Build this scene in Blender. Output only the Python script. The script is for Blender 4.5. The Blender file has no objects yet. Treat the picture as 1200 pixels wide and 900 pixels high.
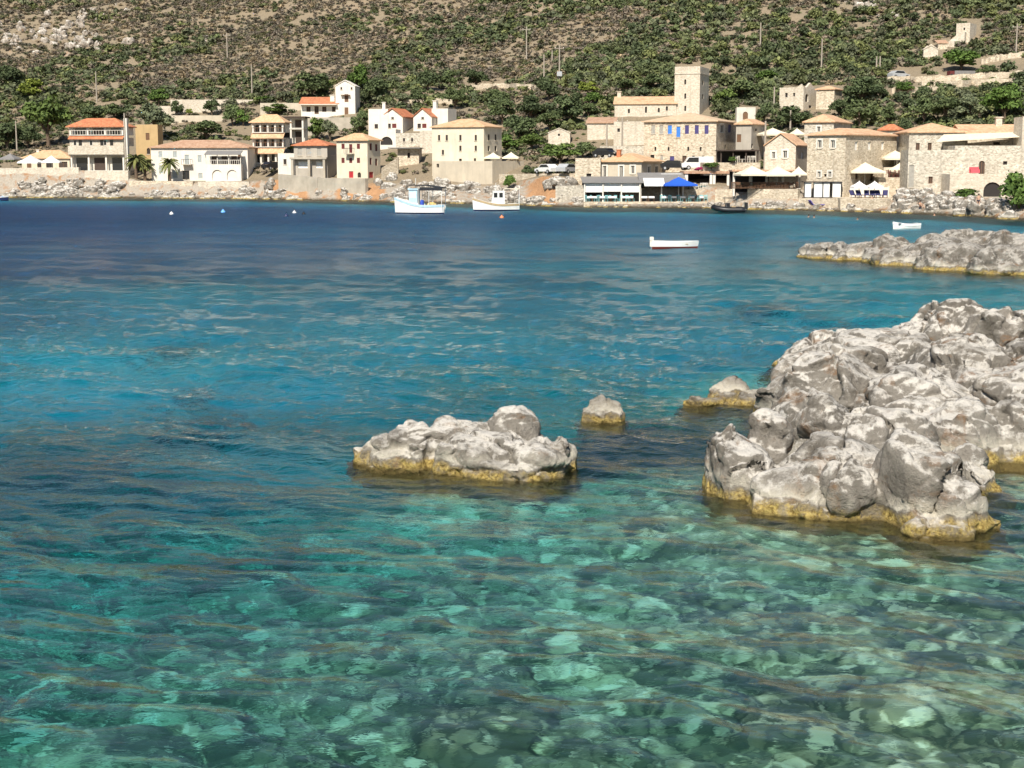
import bpy, bmesh, math, random
import numpy as np
from mathutils import Vector, Matrix, Euler, noise, kdtree
random.seed(7)
RNG = np.random.default_rng(11)
SC = bpy.context.scene
COL = SC.collection
R = math.radians
# ------------------------------------------------------------------ camera model (the photograph is 1200 x 900)
HC, F = 6.0, 1746.0
PITCH = math.atan((450 - 192) / F)
CP, SP = math.cos(PITCH), math.sin(PITCH)
def ray(px, py):
    u, v = (px - 600) / F, (450 - py) / F
    dy = CP + v * SP
    return u / dy, (-SP + v * CP) / dy
def at(px, py, Y):
    a, b = ray(px, py)
    return Vector((a * Y, Y, HC + b * Y))
def onz(px, py, z=0.0):
    a, b = ray(px, py)
    Y = (z - HC) / b
    return Vector((a * Y, Y, z))
def pxh(X, Y):                      # photo column of a point near the horizon
    return 600 + 1765.0 * X / Y

# ------------------------------------------------------------------ tags and small builders
def tag(o, label=None, cat=None, group=None, kind=None):
    if label: o['label'] = label
    if cat: o['category'] = cat
    if group: o['group'] = group
    if kind: o['kind'] = kind
    return o
def link(name, me, mat=None, parent=None):
    o = bpy.data.objects.new(name, me)
    COL.objects.link(o)
    if mat is not None:
        for m in (mat if isinstance(mat, (list, tuple)) else [mat]):
            me.materials.append(m)
    if parent is not None: o.parent = parent
    return o
def empty(name, loc, rz=0.0, label=None, cat=None, group=None):
    o = bpy.data.objects.new(name, None)
    COL.objects.link(o)
    o.location = loc; o.rotation_euler = (0, 0, rz)
    o.empty_display_size = 0.2
    return tag(o, label, cat, group)
def copy_tree(o, parent=None):
    c = o.copy(); COL.objects.link(c); c.parent = parent
    for ch in list(KIDS.get(o.name, [])):
        copy_tree(bpy.data.objects[ch], c)
    return c
KIDS = {}
class MB:
    """collects shapes and links them as one mesh object"""
    def __init__(s): s.v, s.f, s.m = [], [], []
    def quad(s, pts, mi=0):
        n = len(s.v); s.v += [tuple(p) for p in pts]; s.f.append(tuple(range(n, n + len(pts)))); s.m.append(mi)
    def box(s, x0, x1, y0, y1, z0, z1, mi=0, M=None):
        n = len(s.v)
        P = [(x0,y0,z0),(x1,y0,z0),(x1,y1,z0),(x0,y1,z0),(x0,y0,z1),(x1,y0,z1),(x1,y1,z1),(x0,y1,z1)]
        if M is not None: P = [tuple(M @ Vector(p)) for p in P]
        s.v += P
        for q in ((0,3,2,1),(4,5,6,7),(0,1,5,4),(1,2,6,5),(2,3,7,6),(3,0,4,7)):
            s.f.append(tuple(n + i for i in q)); s.m.append(mi)
        return s
    def tube(s, p, q, r0, r1=None, n=6, mi=0):
        p, q = Vector(p), Vector(q); r1 = r0 if r1 is None else r1
        d = (q - p).normalized(); a = d.orthogonal().normalized(); b = d.cross(a)
        k = len(s.v)
        for c, r in ((p, r0), (q, r1)):
            for i in range(n):
                t = 2 * math.pi * i / n
                s.v.append(tuple(c + (a * math.cos(t) + b * math.sin(t)) * r))
        for i in range(n):
            j = (i + 1) % n
            s.f.append((k + i, k + j, k + n + j, k + n + i)); s.m.append(mi)
        s.f.append(tuple(k + i for i in reversed(range(n)))); s.m.append(mi)
        s.f.append(tuple(k + n + i for i in range(n))); s.m.append(mi)
        return s
    def lathe(s, prof, n=10, c=(0,0,0), mi=0):
        k = len(s.v)
        for r, z in prof:
            for i in range(n):
                t = 2 * math.pi * i / n
                s.v.append((c[0] + r*math.cos(t), c[1] + r*math.sin(t), c[2] + z))
        for a in range(len(prof) - 1):
            for i in range(n):
                j = (i + 1) % n
                s.f.append((k+a*n+i, k+a*n+j, k+(a+1)*n+j, k+(a+1)*n+i)); s.m.append(mi)
        return s
    def prism(s, poly, d, mi=0):
        """poly: list of 3D points, d: extrusion vector"""
        n = len(poly); k = len(s.v); d = Vector(d)
        s.v += [tuple(p) for p in poly] + [tuple(Vector(p) + d) for p in poly]
        s.f.append(tuple(range(k + n - 1, k - 1, -1))); s.m.append(mi)
        s.f.append(tuple(range(k + n, k + 2*n))); s.m.append(mi)
        for i in range(n):
            j = (i + 1) % n
            s.f.append((k+i, k+j, k+n+j, k+n+i)); s.m.append(mi)
        return s
    def build(s, name, mat, parent=None, smooth=False, loc=None):
        me = bpy.data.meshes.new(name)
        me.from_pydata(s.v, [], s.f)
        me.polygons.foreach_set('material_index', s.m)
        if smooth: me.polygons.foreach_set('use_smooth', [True] * len(s.f))
        me.update()
        o = link(name, me, mat, parent)
        if loc is not None: o.location = loc
        if parent is not None: KIDS.setdefault(parent.name, []).append(o.name)
        return o
def np_mesh(name, V, Fq, smooth=True):
    """fast mesh from arrays; Fq is (n,3) or (n,4)"""
    me = bpy.data.meshes.new(name)
    V = np.ascontiguousarray(V, dtype=np.float32); Fq = np.ascontiguousarray(Fq, dtype=np.int32)
    n, k = Fq.shape
    me.vertices.add(len(V)); me.vertices.foreach_set('co', V.ravel())
    me.loops.add(n * k); me.loops.foreach_set('vertex_index', Fq.ravel())
    me.polygons.add(n); me.polygons.foreach_set('loop_start', np.arange(0, n * k, k, dtype=np.int32))
    me.polygons.foreach_set('loop_total', np.full(n, k, dtype=np.int32))
    if smooth: me.polygons.foreach_set('use_smooth', np.ones(n, dtype=bool))
    me.update(calc_edges=True)
    return me
def grid_faces(nr, nc):
    i = np.arange(nr - 1)[:, None] * nc + np.arange(nc - 1)[None, :]
    return np.stack([i, i + 1, i + nc + 1, i + nc], -1).reshape(-1, 4)

# ------------------------------------------------------------------ numpy value noise (3D)
_PERM = np.random.default_rng(3).integers(0, 2**31, 4096)
def _h(ix, iy, iz):
    return (_PERM[(ix + _PERM[(iy + _PERM[iz & 4095]) & 4095]) & 4095] & 0xffff) / 65535.0
def vnoise(P):
    P = np.asarray(P, dtype=np.float64)
    I = np.floor(P).astype(np.int64); f = P - I; f = f*f*f*(f*(f*6-15)+10)
    x, y, z = I[..., 0], I[..., 1], I[..., 2]; u, v, w = f[..., 0], f[..., 1], f[..., 2]
    def L(a, b, t): return a + (b - a) * t
    return L(L(L(_h(x,y,z), _h(x+1,y,z), u), L(_h(x,y+1,z), _h(x+1,y+1,z), u), v),
             L(L(_h(x,y,z+1), _h(x+1,y,z+1), u), L(_h(x,y+1,z+1), _h(x+1,y+1,z+1), u), v), w) * 2 - 1
def fbm(P, o=4, lac=2.1, g=0.5):
    P = np.asarray(P, dtype=np.float64); a, t, n = 1.0, 0.0, 0.0
    for i in range(o):
        t = t + a * vnoise(P + 17.3 * i); n += a; P = P * lac; a *= g
    return t / n
def ridged(P, o=4, lac=2.1, g=0.5):
    P = np.asarray(P, dtype=np.float64); a, t, n = 1.0, 0.0, 0.0
    for i in range(o):
        t = t + a * (1 - 2*np.abs(vnoise(P + 9.1 * i))); n += a; P = P * lac; a *= g
    return t / n

# ------------------------------------------------------------------ materials
def new_mat(name):
    m = bpy.data.materials.new(name); m.use_nodes = True
    nt = m.node_tree; b = nt.nodes['Principled BSDF']
    return m, nt, b
def N(nt, t, **kw):
    n = nt.nodes.new(t)
    for k, v in kw.items():
        if k.startswith('in_'):
            key = k[3:]
            n.inputs[int(key) if key.isdigit() else key.replace('_', ' ')].default_value = v
        else: setattr(n, k, v)
    return n
def ramp(nt, fac, stops, interp='LINEAR'):
    n = nt.nodes.new('ShaderNodeValToRGB'); n.color_ramp.interpolation = interp
    e = n.color_ramp.elements
    while len(e) < len(stops): e.new(0.5)
    for i, (p, c) in enumerate(stops):
        e[i].position = p
        e[i].color = (c, c, c, 1) if isinstance(c, (int, float)) else (*c, 1)
    if fac is not None: nt.links.new(fac, n.inputs[0])
    return n.outputs[0]
def mix(nt, fac, a, b, mode='MIX'):
    n = nt.nodes.new('ShaderNodeMix'); n.data_type = 'RGBA'; n.blend_type = mode
    for sock, v in ((n.inputs[0], fac), (n.inputs[6], a), (n.inputs[7], b)):
        if isinstance(v, (int, float)): sock.default_value = v
        elif isinstance(v, tuple): sock.default_value = (*v, 1)
        else: nt.links.new(v, sock)
    return n.outputs[2]
def noise_t(nt, scale, detail=4, rough=0.55, vec=None, dist=0.0, out=0):
    n = N(nt, 'ShaderNodeTexNoise'); n.inputs['Scale'].default_value = scale
    n.inputs['Detail'].default_value = detail; n.inputs['Roughness'].default_value = rough
    n.inputs['Distortion'].default_value = dist
    if vec is not None: nt.links.new(vec, n.inputs['Vector'])
    return n.outputs[out]
def vor(nt, scale, vec=None, feature='F1', out='Distance', rnd=1.0):
    n = N(nt, 'ShaderNodeTexVoronoi', feature=feature); n.inputs['Scale'].default_value = scale
    n.inputs['Randomness'].default_value = rnd
    if vec is not None: nt.links.new(vec, n.inputs['Vector'])
    return n.outputs[out]
def math_n(nt, op, a, b=None, clamp=False):
    n = N(nt, 'ShaderNodeMath', operation=op); n.use_clamp = clamp
    for i, v in enumerate((a, b)):
        if v is None: continue
        if isinstance(v, (int, float)): n.inputs[i].default_value = v
        else: nt.links.new(v, n.inputs[i])
    return n.outputs[0]
def bump(nt, h, strength=0.5, dist=0.1, normal=None):
    n = N(nt, 'ShaderNodeBump'); n.inputs['Strength'].default_value = strength
    n.inputs['Distance'].default_value = dist
    nt.links.new(h, n.inputs['Height'])
    if normal is not None: nt.links.new(normal, n.inputs['Normal'])
    return n.outputs[0]
def wpos(nt): return N(nt, 'ShaderNodeNewGeometry').outputs['Position']
def opos(nt): return N(nt, 'ShaderNodeTexCoord').outputs['Object']
def orand(nt): return N(nt, 'ShaderNodeObjectInfo').outputs['Random']
_SIMPLE = {}
def simple(name, col, rough=0.6, metal=0.0, var=0.12, scale=3.0):
    """plain painted / cloth / plastic surface with slight wear"""
    if name in _SIMPLE: return _SIMPLE[name]
    m, nt, b = new_mat(name)
    p = opos(nt)
    n = noise_t(nt, scale, 5, 0.6, p)
    c = mix(nt, ramp(nt, n, [(0.3, 0.0), (0.7, 1.0)]), tuple(x*(1-var) for x in col), tuple(min(1, x*(1+var)) for x in col))
    nt.links.new(c, b.inputs['Base Color'])
    b.inputs['Roughness'].default_value = rough; b.inputs['Metallic'].default_value = metal
    _SIMPLE[name] = m
    return m
# ------------------------------------------------------------------ shore and terrain functions (world metres)
_SH = np.array([(-900, 330), (-300, 285), (0, 270), (150, 264), (300, 259), (350, 250), (420, 243), (500, 231), (600, 225), (640, 212), (700, 208),
                (800, 206), (860, 201), (930, 196), (1000, 190), (1060, 184), (1110, 178), (1170, 167), (1300, 150), (1700, 120), (2600, 95)], float)
_SX = np.arange(-1000, 2800, 2.0)
def _smooth(y, w):
    k = np.exp(-0.5 * (np.arange(-3*w, 3*w + 1, 2) / w) ** 2); k /= k.sum(); n = len(k) // 2
    return np.convolve(np.pad(y, n, mode='edge'), k, mode='valid')
_SY = _smooth(np.interp(_SX, _SH[:, 0], _SH[:, 1]), 24)
def shoreY(p): return np.interp(p, _SX, _SY)
_COLS = [(0, [(0,0),(4,1.5),(6,4.6),(18,4.9),(30,7)]), (92, [(0,0),(4,1.5),(6,4.6),(18,4.9),(30,7)]),
    (150, [(0,0),(4,1.2),(6,3.8),(16,4.5),(28,6.5)]), (165, [(0,0),(3,.8),(5,2.6),(14,3.0),(24,6)]), (285, [(0,0),(3,.8),(5,2.6),(14,3.0),(24,6)]),
    (330, [(0,0),(3,1),(5,3.0),(14,4),(24,7)]), (400, [(0,0),(2,1.2),(3.5,3.0),(14,3.8),(26,7)]), (450, [(0,0),(4,1.2),(10,3.0),(16,4.5),(26,8)]),
    (510, [(0,0),(6,1.4),(14,3.0),(22,5.5),(34,7.5)]), (575, [(0,0),(6,1.4),(14,3.0),(22,5.5),(34,7.5)]), (615, [(0,0),(5,1.4),(11,3.5),(18,4.4),(30,6)]),
    (640, [(0,0),(4,1),(8,4.2),(16,4.5),(28,6)]), (675, [(0,0),(4,1),(7,3.8),(16,4.2),(26,6)]), (690, [(0,0),(1,.45),(6,.5),(8,3.2),(22,5.0)]),
    (850, [(0,0),(1,.45),(6,.5),(8,2.9),(20,5.0)]), (862, [(0,0),(2,.8),(3.5,2.1),(12,2.3),(20,5)]), (940, [(0,0),(2,.8),(3.5,2.1),(12,2.3),(20,5)]),
    (955, [(0,0),(3,.8),(5,1.1),(14,1.6),(24,5)]), (1050, [(0,0),(3,.8),(5,1.1),(14,1.6),(24,5)]), (1065, [(0,0),(3,1.2),(6,2.1),(14,2.4),(26,6)]),
    (1110, [(0,0),(3,1.2),(6,2.0),(14,2.2),(26,6)]), (1130, [(0,0),(4,1.1),(8,1.6),(24,2.0),(34,6)]), (1300, [(0,0),(4,1.1),(8,1.6),(34,2.2),(46,6)])]
_CP = np.array([c[0] for c in _COLS], float)
_CD = np.array([[q[0] for q in c[1]] for c in _COLS], float); _CZ = np.array([[q[1] for q in c[1]] for c in _COLS], float)
_TD = [_smooth(np.interp(_SX, _CP, _CD[:, i]), (2, 4, 4, 12, 60)[i]) for i in range(5)]
_TZ = [_smooth(np.interp(_SX, _CP, _CZ[:, i]), (2, 4, 4, 12, 60)[i]) for i in range(5)]
def terrain_pd(p, d):
    """smooth terrain height at photo column p and distance d behind the shore line"""
    p = np.asarray(p, float); d = np.asarray(d, float); p, d = np.broadcast_arrays(p, d)
    D = np.stack([np.interp(p, _SX, _TD[i]) for i in range(5)], -1); Z = np.stack([np.interp(p, _SX, _TZ[i]) for i in range(5)], -1)
    z = np.where(d < 0, d * 0.33, 0.0)
    for i in range(4):
        t = (d - D[..., i]) / (D[..., i+1] - D[..., i])
        z = np.where((d >= D[..., i]) & (d < D[..., i+1]), Z[..., i] + (Z[..., i+1] - Z[..., i]) * t, z)
    e = np.maximum(d - D[..., 4], 0); e1 = np.minimum(e, 218)
    z = np.where(d >= D[..., 4], Z[..., 4] + 0.16*e1 + 0.0009*e1*e1 + 0.18*(e - e1), z)
    return z
def terrain(X, Y, rough=True):
    X = np.asarray(X, float); Y = np.asarray(Y, float)
    p = pxh(X, Y); d = Y - shoreY(p)
    z = terrain_pd(p, d)
    P = np.stack([X, Y, np.zeros_like(X)], -1)
    w = np.clip((d - 32) / 60, 0, 1)
    z = z + w * (3.5 * fbm(P / 60.0, 4) + 1.0 * fbm(P / 9.0, 3))
    # rock ledges high on the left
    c = np.exp(-(((p - 75) / 60.0) ** 2)) * np.clip((d - 95) / 20, 0, 1) * np.clip((165 - d) / 20, 0, 1)
    z = z + c * 3.0 * np.clip(ridged(P / 14.0, 4) + 0.2, -0.3, 1)
    if rough:
        s = np.clip(1 - (d - 1) / 9.0, 0, 1) * np.clip((d + 9) / 5, 0, 1) * np.where((p > 682) & (p < 940), 0.35, 1)
        z = z + s * (0.8 * ridged(P / 3.2, 4) + 0.45 * fbm(P / 1.1, 3)) * np.clip(0.35 + d / 6, 0.2, 1)
    return z
def ground(X, Y): return float(terrain(np.array([X]), np.array([Y]))[0])
def hit(px, py, Y0=150.0, Y1=620.0):
    """where the line of sight through a photo pixel meets the terrain"""
    a, b = ray(px, py)
    Ys = np.arange(Y0, Y1, 0.5); Zs = HC + b * Ys
    T = terrain(a * Ys, Ys, False)
    k = np.argmax(T >= Zs) if (T >= Zs).any() else len(Ys) - 1
    Y = float(Ys[k])
    return Vector((a * Y, Y, float(T[k])))

def depth_at(X, Y):
    """water depth of the cove"""
    X = np.asarray(X, float); Y = np.asarray(Y, float)
    base = np.interp(Y, [0, 10, 15, 20, 26, 34, 48, 75, 110, 160, 260], [0.8, 1.1, 1.45, 2.05, 3.3, 5.0, 6.6, 7.2, 8.0, 8.6, 9.5])
    a = X / np.maximum(Y, 6)
    base = base * np.clip(1.0 - 1.5 * a, 0.6, 1.6)
    P = np.stack([X, Y, np.zeros_like(X)], -1)
    base = base * (1 + 0.25 * fbm(P / 9.0, 3))
    for (cx, cy, r, dm) in ((4.5, 25.5, 3.6, .9), (7.5, 30, 5, .8), (10.5, 34, 7, .7), (11, 43, 6.5, .9), (-0.5, 28.8, 2.0, 1.5), (5.0, 37, 1.6, 1.2), (-13, 55, 13, 4.4), (-4, 62, 9, 5.2), (-16, 80, 15, 5.4)):
        w = np.exp(-(((X - cx)**2 + (Y - cy)**2) / (r * r)))
        base = base * (1 - w) + dm * w
    d = Y - shoreY(pxh(X, Y))
    base = np.minimum(base, np.maximum(-d * 0.33 + 0.25, 0.2))
    return base

# ------------------------------------------------------------------ world, sun, camera
SUN_EL, SUN_AZ = R(45), Vector((-0.26, -0.965))      # direction towards the sun on the ground plan
w = bpy.data.worlds.new('World'); SC.world = w; w.use_nodes = True
nt = w.node_tree; bg = nt.nodes['Background']
sky = nt.nodes.new('ShaderNodeTexSky'); sky.sky_type = 'NISHITA'; sky.sun_disc = False
sky.sun_elevation = SUN_EL; sky.sun_rotation = math.atan2(SUN_AZ.x, SUN_AZ.y)
sky.air_density = 1.0; sky.dust_density = 0.2; sky.ozone_density = 0.9
nt.links.new(sky.outputs[0], bg.inputs[0]); bg.inputs[1].default_value = 0.062
sl = bpy.data.lights.new('sun', 'SUN'); sl.energy = 4.4; sl.angle = R(0.53); sl.color = (1.0, 0.93, 0.82)
so = bpy.data.objects.new('sun', sl); COL.objects.link(so)
sv = Vector((SUN_AZ.x, SUN_AZ.y, 0)).normalized() * math.cos(SUN_EL) + Vector((0, 0, math.sin(SUN_EL)))
so.rotation_euler = sv.to_track_quat('Z', 'Y').to_euler(); so.location = sv * 300
cam = bpy.data.cameras.new('camera'); co = bpy.data.objects.new('camera', cam); COL.objects.link(co)
cam.sensor_width = 36; cam.lens = 36 * F / 1200; cam.clip_end = 5000; cam.clip_start = 0.1
co.location = (0, 0, HC); co.rotation_euler = (math.pi/2 - PITCH, 0, 0)
SC.camera = co
SC.view_settings.view_transform = 'Standard'; SC.view_settings.look = 'None'
SC.view_settings.exposure = 0.62; SC.view_settings.gamma = 1.0
cy = SC.cycles
cy.use_denoising = True; cy.max_bounces = 8; cy.transmission_bounces = 6; cy.transparent_max_bounces = 8; cy.volume_bounces = 0
cy.diffuse_bounces = 2; cy.glossy_bounces = 3
cy.caustics_reflective = False; cy.caustics_refractive = True; cy.sample_clamp_indirect = 0; cy.sample_clamp_direct = 0
cy.use_guiding = True; cy.use_surface_guiding = True; cy.use_volume_guiding = False; cy.guiding_training_samples = 64
cy.use_adaptive_sampling = True; cy.adaptive_threshold = 0.015

# ------------------------------------------------------------------ water: a wave sheet closed into a body of sea water
def wave_set():
    rng = np.random.default_rng(5); W = []
    for lam0, n, slope in ((9.0, 4, .025), (4.5, 7, .045), (2.2, 10, .07), (1.1, 14, .10), (0.6, 16, .085), (0.34, 14, .045), (0.2, 10, .015)):
        for i in range(n):
            lam = lam0 * rng.uniform(0.72, 1.4)
            th = R(62) + rng.normal(0, 0.62)          # travel direction, mostly away from the camera
            k = 2 * math.pi / lam
            W.append((k * math.cos(th), k * math.sin(th), rng.uniform(0, 6.283), slope * math.sqrt(2.0 / n) / k, lam))
    return W
WAVES = wave_set()
def waves(X, Y, cell):
    z = np.zeros_like(X); P = np.stack([X, Y, np.zeros_like(X)], -1)
    gust = 0.75 + 0.5 * fbm(P / np.array([14.0, 9.0, 1.0]), 3)
    qx = X + 0.25 * fbm(P / 1.7 + 5, 2); qy = Y + 0.25 * fbm(P / 1.7 + 31, 2)
    for kx, ky, ph, a, lam in WAVES:
        s = np.sin(kx * qx + ky * qy + ph)
        z += a * (s + 0.25 * np.cos(2 * (kx * qx + ky * qy + ph))) * np.clip((lam / cell - 2.0) / 2.0, 0, 1)
    return z * gust
def fan(px_list, Ys):
    k = (np.asarray(px_list, float) - 600) / 1765.0
    Y = np.repeat(np.asarray(Ys)[:, None], len(k), 1); X = k[None, :] * Y
    return X, Y
pys = np.arange(1010, 228, -1.0)
wY = (HC) / np.array([-ray(600, p)[1] for p in pys])
wY = np.concatenate([[2.0, 5.0, 8.0, 10.0], wY[wY > 11], [300, 340]])
wpx = np.concatenate([np.arange(-900, -140, 25), np.arange(-140, 1340, 2.6), np.arange(1340, 2200, 25)])
X, Y = fan(wpx, wY)
cellx = np.abs(np.gradient(X, axis=1)); celly = np.abs(np.gradient(Y, axis=0)); cell = np.maximum(cellx, celly * 0.7)
Z = waves(X, Y, cell)
nr, nc = X.shape
V = np.stack([X, Y, Z], -1).reshape(-1, 3)
Fq = grid_faces(nr, nc)
# skirt and bottom close the volume
rim = np.concatenate([np.arange(nc), np.arange(1, nr) * nc + nc - 1, (nr - 1) * nc + np.arange(nc - 2, -1, -1), np.arange(nr - 2, 0, -1) * nc])
low = V[rim].copy(); low[:, 2] = -40.0
n0 = len(V); V = np.concatenate([V, low, [[0, 150, -40.0]]])
m = len(rim); i = np.arange(m); j = (i + 1) % m
skirt = np.stack([rim[i], n0 + i, n0 + j, rim[j]], -1)
bot = np.stack([n0 + i, np.full(m, n0 + m), n0 + j], -1)
bot4 = np.concatenate([bot, bot[:, 2:3]], 1)
me = bpy.data.meshes.new('sea_water')
faces = np.concatenate([Fq, skirt])
allv = np.concatenate([faces.ravel(), bot.ravel()]).astype(np.int32)
nq, nb = len(faces), len(bot)
me.vertices.add(len(V)); me.vertices.foreach_set('co', V.astype(np.float32).ravel())
me.loops.add(len(allv)); me.loops.foreach_set('vertex_index', allv)
me.polygons.add(nq + nb)
me.polygons.foreach_set('loop_start', np.concatenate([np.arange(nq) * 4, nq * 4 + np.arange(nb) * 3]).astype(np.int32))
me.polygons.foreach_set('loop_total', np.concatenate([np.full(nq, 4), np.full(nb, 3)]).astype(np.int32))
me.polygons.foreach_set('use_smooth', np.concatenate([np.ones(len(Fq)), np.zeros(len(skirt) + nb)]).astype(bool))
me.update(calc_edges=True)
wm = bpy.data.materials.new('sea_water'); wm.use_nodes = True; nt = wm.node_tree
nt.nodes.clear()
out = nt.nodes.new('ShaderNodeOutputMaterial')
gl = N(nt, 'ShaderNodeBsdfGlass'); gl.inputs['IOR'].default_value = 1.333; gl.inputs['Roughness'].default_value = 0.0
wp = wpos(nt)
mp = N(nt, 'ShaderNodeMapping'); nt.links.new(wp, mp.inputs[0]); mp.inputs['Rotation'].default_value = (0, 0, R(-28)); mp.inputs['Scale'].default_value = (0.9, 1.4, 1)
hb = math_n(nt, 'ADD', noise_t(nt, 2.2, 3, 0.6, mp.outputs[0], 0.5), math_n(nt, 'MULTIPLY', noise_t(nt, 7.0, 2, 0.6, mp.outputs[0], 0.3), 0.28))
sepw = N(nt, 'ShaderNodeSeparateXYZ'); nt.links.new(wp, sepw.inputs[0])
# open water out in the bay is choppier than the sheltered corner by the rocks
chop = N(nt, 'ShaderNodeMapRange'); nt.links.new(sepw.outputs['Y'], chop.inputs[0])
for i_, v_ in enumerate((20.0, 70.0, 0.07, 1.0)): chop.inputs[1 + i_].default_value = v_
rgh = N(nt, 'ShaderNodeMapRange'); nt.links.new(sepw.outputs['Y'], rgh.inputs[0])     # ripples finer than the mesh far out
for i_, v_ in enumerate((42.0, 150.0, 0.0, 0.40)): rgh.inputs[1 + i_].default_value = v_
nt.links.new(rgh.outputs[0], gl.inputs['Roughness'])
gust = ramp(nt, noise_t(nt, 0.05, 3, .6, mp.outputs[0]), [(0.3, 0.45), (0.7, 1.0)])
hb = math_n(nt, 'MULTIPLY', math_n(nt, 'MULTIPLY', hb, chop.outputs[0]), gust)
nt.links.new(bump(nt, hb, 1.0, 0.24), gl.inputs['Normal'])
va = N(nt, 'ShaderNodeVolumeAbsorption'); va.inputs['Color'].default_value = (0.10, 0.85, 0.926, 1); va.inputs['Density'].default_value = 0.36
nt.links.new(gl.outputs[0], out.inputs['Surface']); nt.links.new(va.outputs[0], out.inputs['Volume'])
sea = link('sea_water', me, wm); tag(sea, 'clear turquoise sea water rippling across the cove', 'sea', kind='structure')

# ------------------------------------------------------------------ sea bed
sY = np.concatenate([np.arange(1, 12, 1.0), np.geomspace(12, 13, 10)[:-1], np.geomspace(13, 30, 560)[:-1], np.geomspace(30, 60, 150), np.geomspace(61, 330, 130)])
spx = np.concatenate([np.arange(-900, -100, 30), np.arange(-100, 1320, 3.2), np.arange(1320, 2200, 30)])
X, Y = fan(spx, sY)
P = np.stack([X, Y, np.zeros_like(X)], -1)
Z = -depth_at(X, Y)
near = np.clip((50 - Y) / 25, 0, 1) * np.clip(-Z - 0.2, 0, 1)
Z = Z + near * (0.16 * ridged(P / 1.6, 3) + 0.06 * fbm(P / 0.4, 3)) + 0.4 * np.clip(-Z - 3, 0, 1) * fbm(P / 5.0, 3)
tone = 0.58 + 0.32 * fbm(P / 1.1 + 3, 4) + 0.22 * fbm(P / 6.0 + 9, 2)
NS = (near > 0.01) & (Y < 40) & (X / Y > -.4) & (X / Y < .4)
W = P + 0.18 * np.stack([fbm(P / .5, 2), fbm(P / .5 + 30, 2), 0 * X], -1)
dz = np.zeros(X.shape)
for sc_i, (cs, hgt, thr, seed) in enumerate(((0.62, .20, .40, 1.0), (0.27, .085, .15, 7.0), (1.7, .42, .74, 13.0))):
    for a, b_ in zip(*np.where(NS)):
        dist, pts = noise.voronoi(Vector((W[a, b_, 0] / cs, W[a, b_, 1] / cs, seed)))
        hsh = math.sin(pts[0].x * 12.99 + pts[0].y * 78.2 + pts[0].z * 3.7) * 43758.5453; hsh -= math.floor(hsh)
        e_ = min(1.0, (dist[1] - dist[0]) / .35)
        if hsh > thr:
            dz[a, b_] = max(dz[a, b_], hgt * (1 - (1 - e_) ** 2) * (.5 + .5 * hsh)); tone[a, b_] += (e_ * ((hsh * 7.31) % 1.0 - .5) * (1.2, 1.0, .8)[sc_i]) - (1 - e_) * .25
Z = Z + near * dz
me = np_mesh('seabed', np.stack([X, Y, Z], -1).reshape(-1, 3), grid_faces(*X.shape))
ta = me.attributes.new('tone', 'FLOAT', 'POINT'); ta.data.foreach_set('value', tone.astype(np.float32).ravel())
sm, nt, b = new_mat('seabed_stones')
p = wpos(nt)
tn_ = N(nt, 'ShaderNodeAttribute', attribute_name='tone').outputs['Fac']
tn_ = math_n(nt, 'ADD', tn_, math_n(nt, 'MULTIPLY', math_n(nt, 'SUBTRACT', noise_t(nt, 5.0, 5, .65, p), .5), .5))
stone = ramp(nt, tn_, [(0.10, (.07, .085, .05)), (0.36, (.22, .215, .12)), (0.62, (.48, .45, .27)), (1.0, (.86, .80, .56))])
# green-grey cobbles; pale gaps between them paint the bright caustic network into the colour
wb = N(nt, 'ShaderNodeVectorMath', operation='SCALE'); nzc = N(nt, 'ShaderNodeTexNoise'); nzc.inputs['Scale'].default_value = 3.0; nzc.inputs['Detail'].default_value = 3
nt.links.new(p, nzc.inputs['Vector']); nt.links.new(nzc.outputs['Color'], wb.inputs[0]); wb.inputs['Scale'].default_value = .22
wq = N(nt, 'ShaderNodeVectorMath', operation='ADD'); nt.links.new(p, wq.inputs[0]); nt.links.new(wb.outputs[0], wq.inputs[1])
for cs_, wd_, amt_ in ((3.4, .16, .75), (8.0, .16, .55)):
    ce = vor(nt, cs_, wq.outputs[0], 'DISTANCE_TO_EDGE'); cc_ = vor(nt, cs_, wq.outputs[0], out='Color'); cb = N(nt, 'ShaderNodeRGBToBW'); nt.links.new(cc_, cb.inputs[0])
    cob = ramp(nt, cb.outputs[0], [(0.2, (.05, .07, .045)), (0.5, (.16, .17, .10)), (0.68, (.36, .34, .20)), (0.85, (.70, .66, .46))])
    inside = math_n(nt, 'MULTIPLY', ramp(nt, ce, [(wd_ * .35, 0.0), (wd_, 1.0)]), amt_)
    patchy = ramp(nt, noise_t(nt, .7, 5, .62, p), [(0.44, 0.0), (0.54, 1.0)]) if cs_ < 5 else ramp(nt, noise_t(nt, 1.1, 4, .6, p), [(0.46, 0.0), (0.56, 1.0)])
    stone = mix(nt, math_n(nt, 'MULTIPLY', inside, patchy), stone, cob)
sand = mix(nt, noise_t(nt, 3.0, 4, .6, p), (.52, .51, .43), (.70, .68, .59))
sep = N(nt, 'ShaderNodeSeparateXYZ'); nt.links.new(p, sep.inputs[0])
far = math_n(nt, 'MULTIPLY_ADD', sep.outputs['Y'], 0.030); nt.nodes[-1].inputs[2].default_value = -0.95
far = math_n(nt, 'ADD', far, math_n(nt, 'MULTIPLY', noise_t(nt, 0.11, 4, .6, p), 1.5))
sandm = ramp(nt, math_n(nt, 'SUBTRACT', far, 0.75), [(0.1, 0.0), (0.5, 1.0)])
col = mix(nt, sandm, stone, sand)
weed = ramp(nt, noise_t(nt, 0.16, 5, .62, p, 0.6), [(0.565, 0.0), (0.64, .9)])
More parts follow.
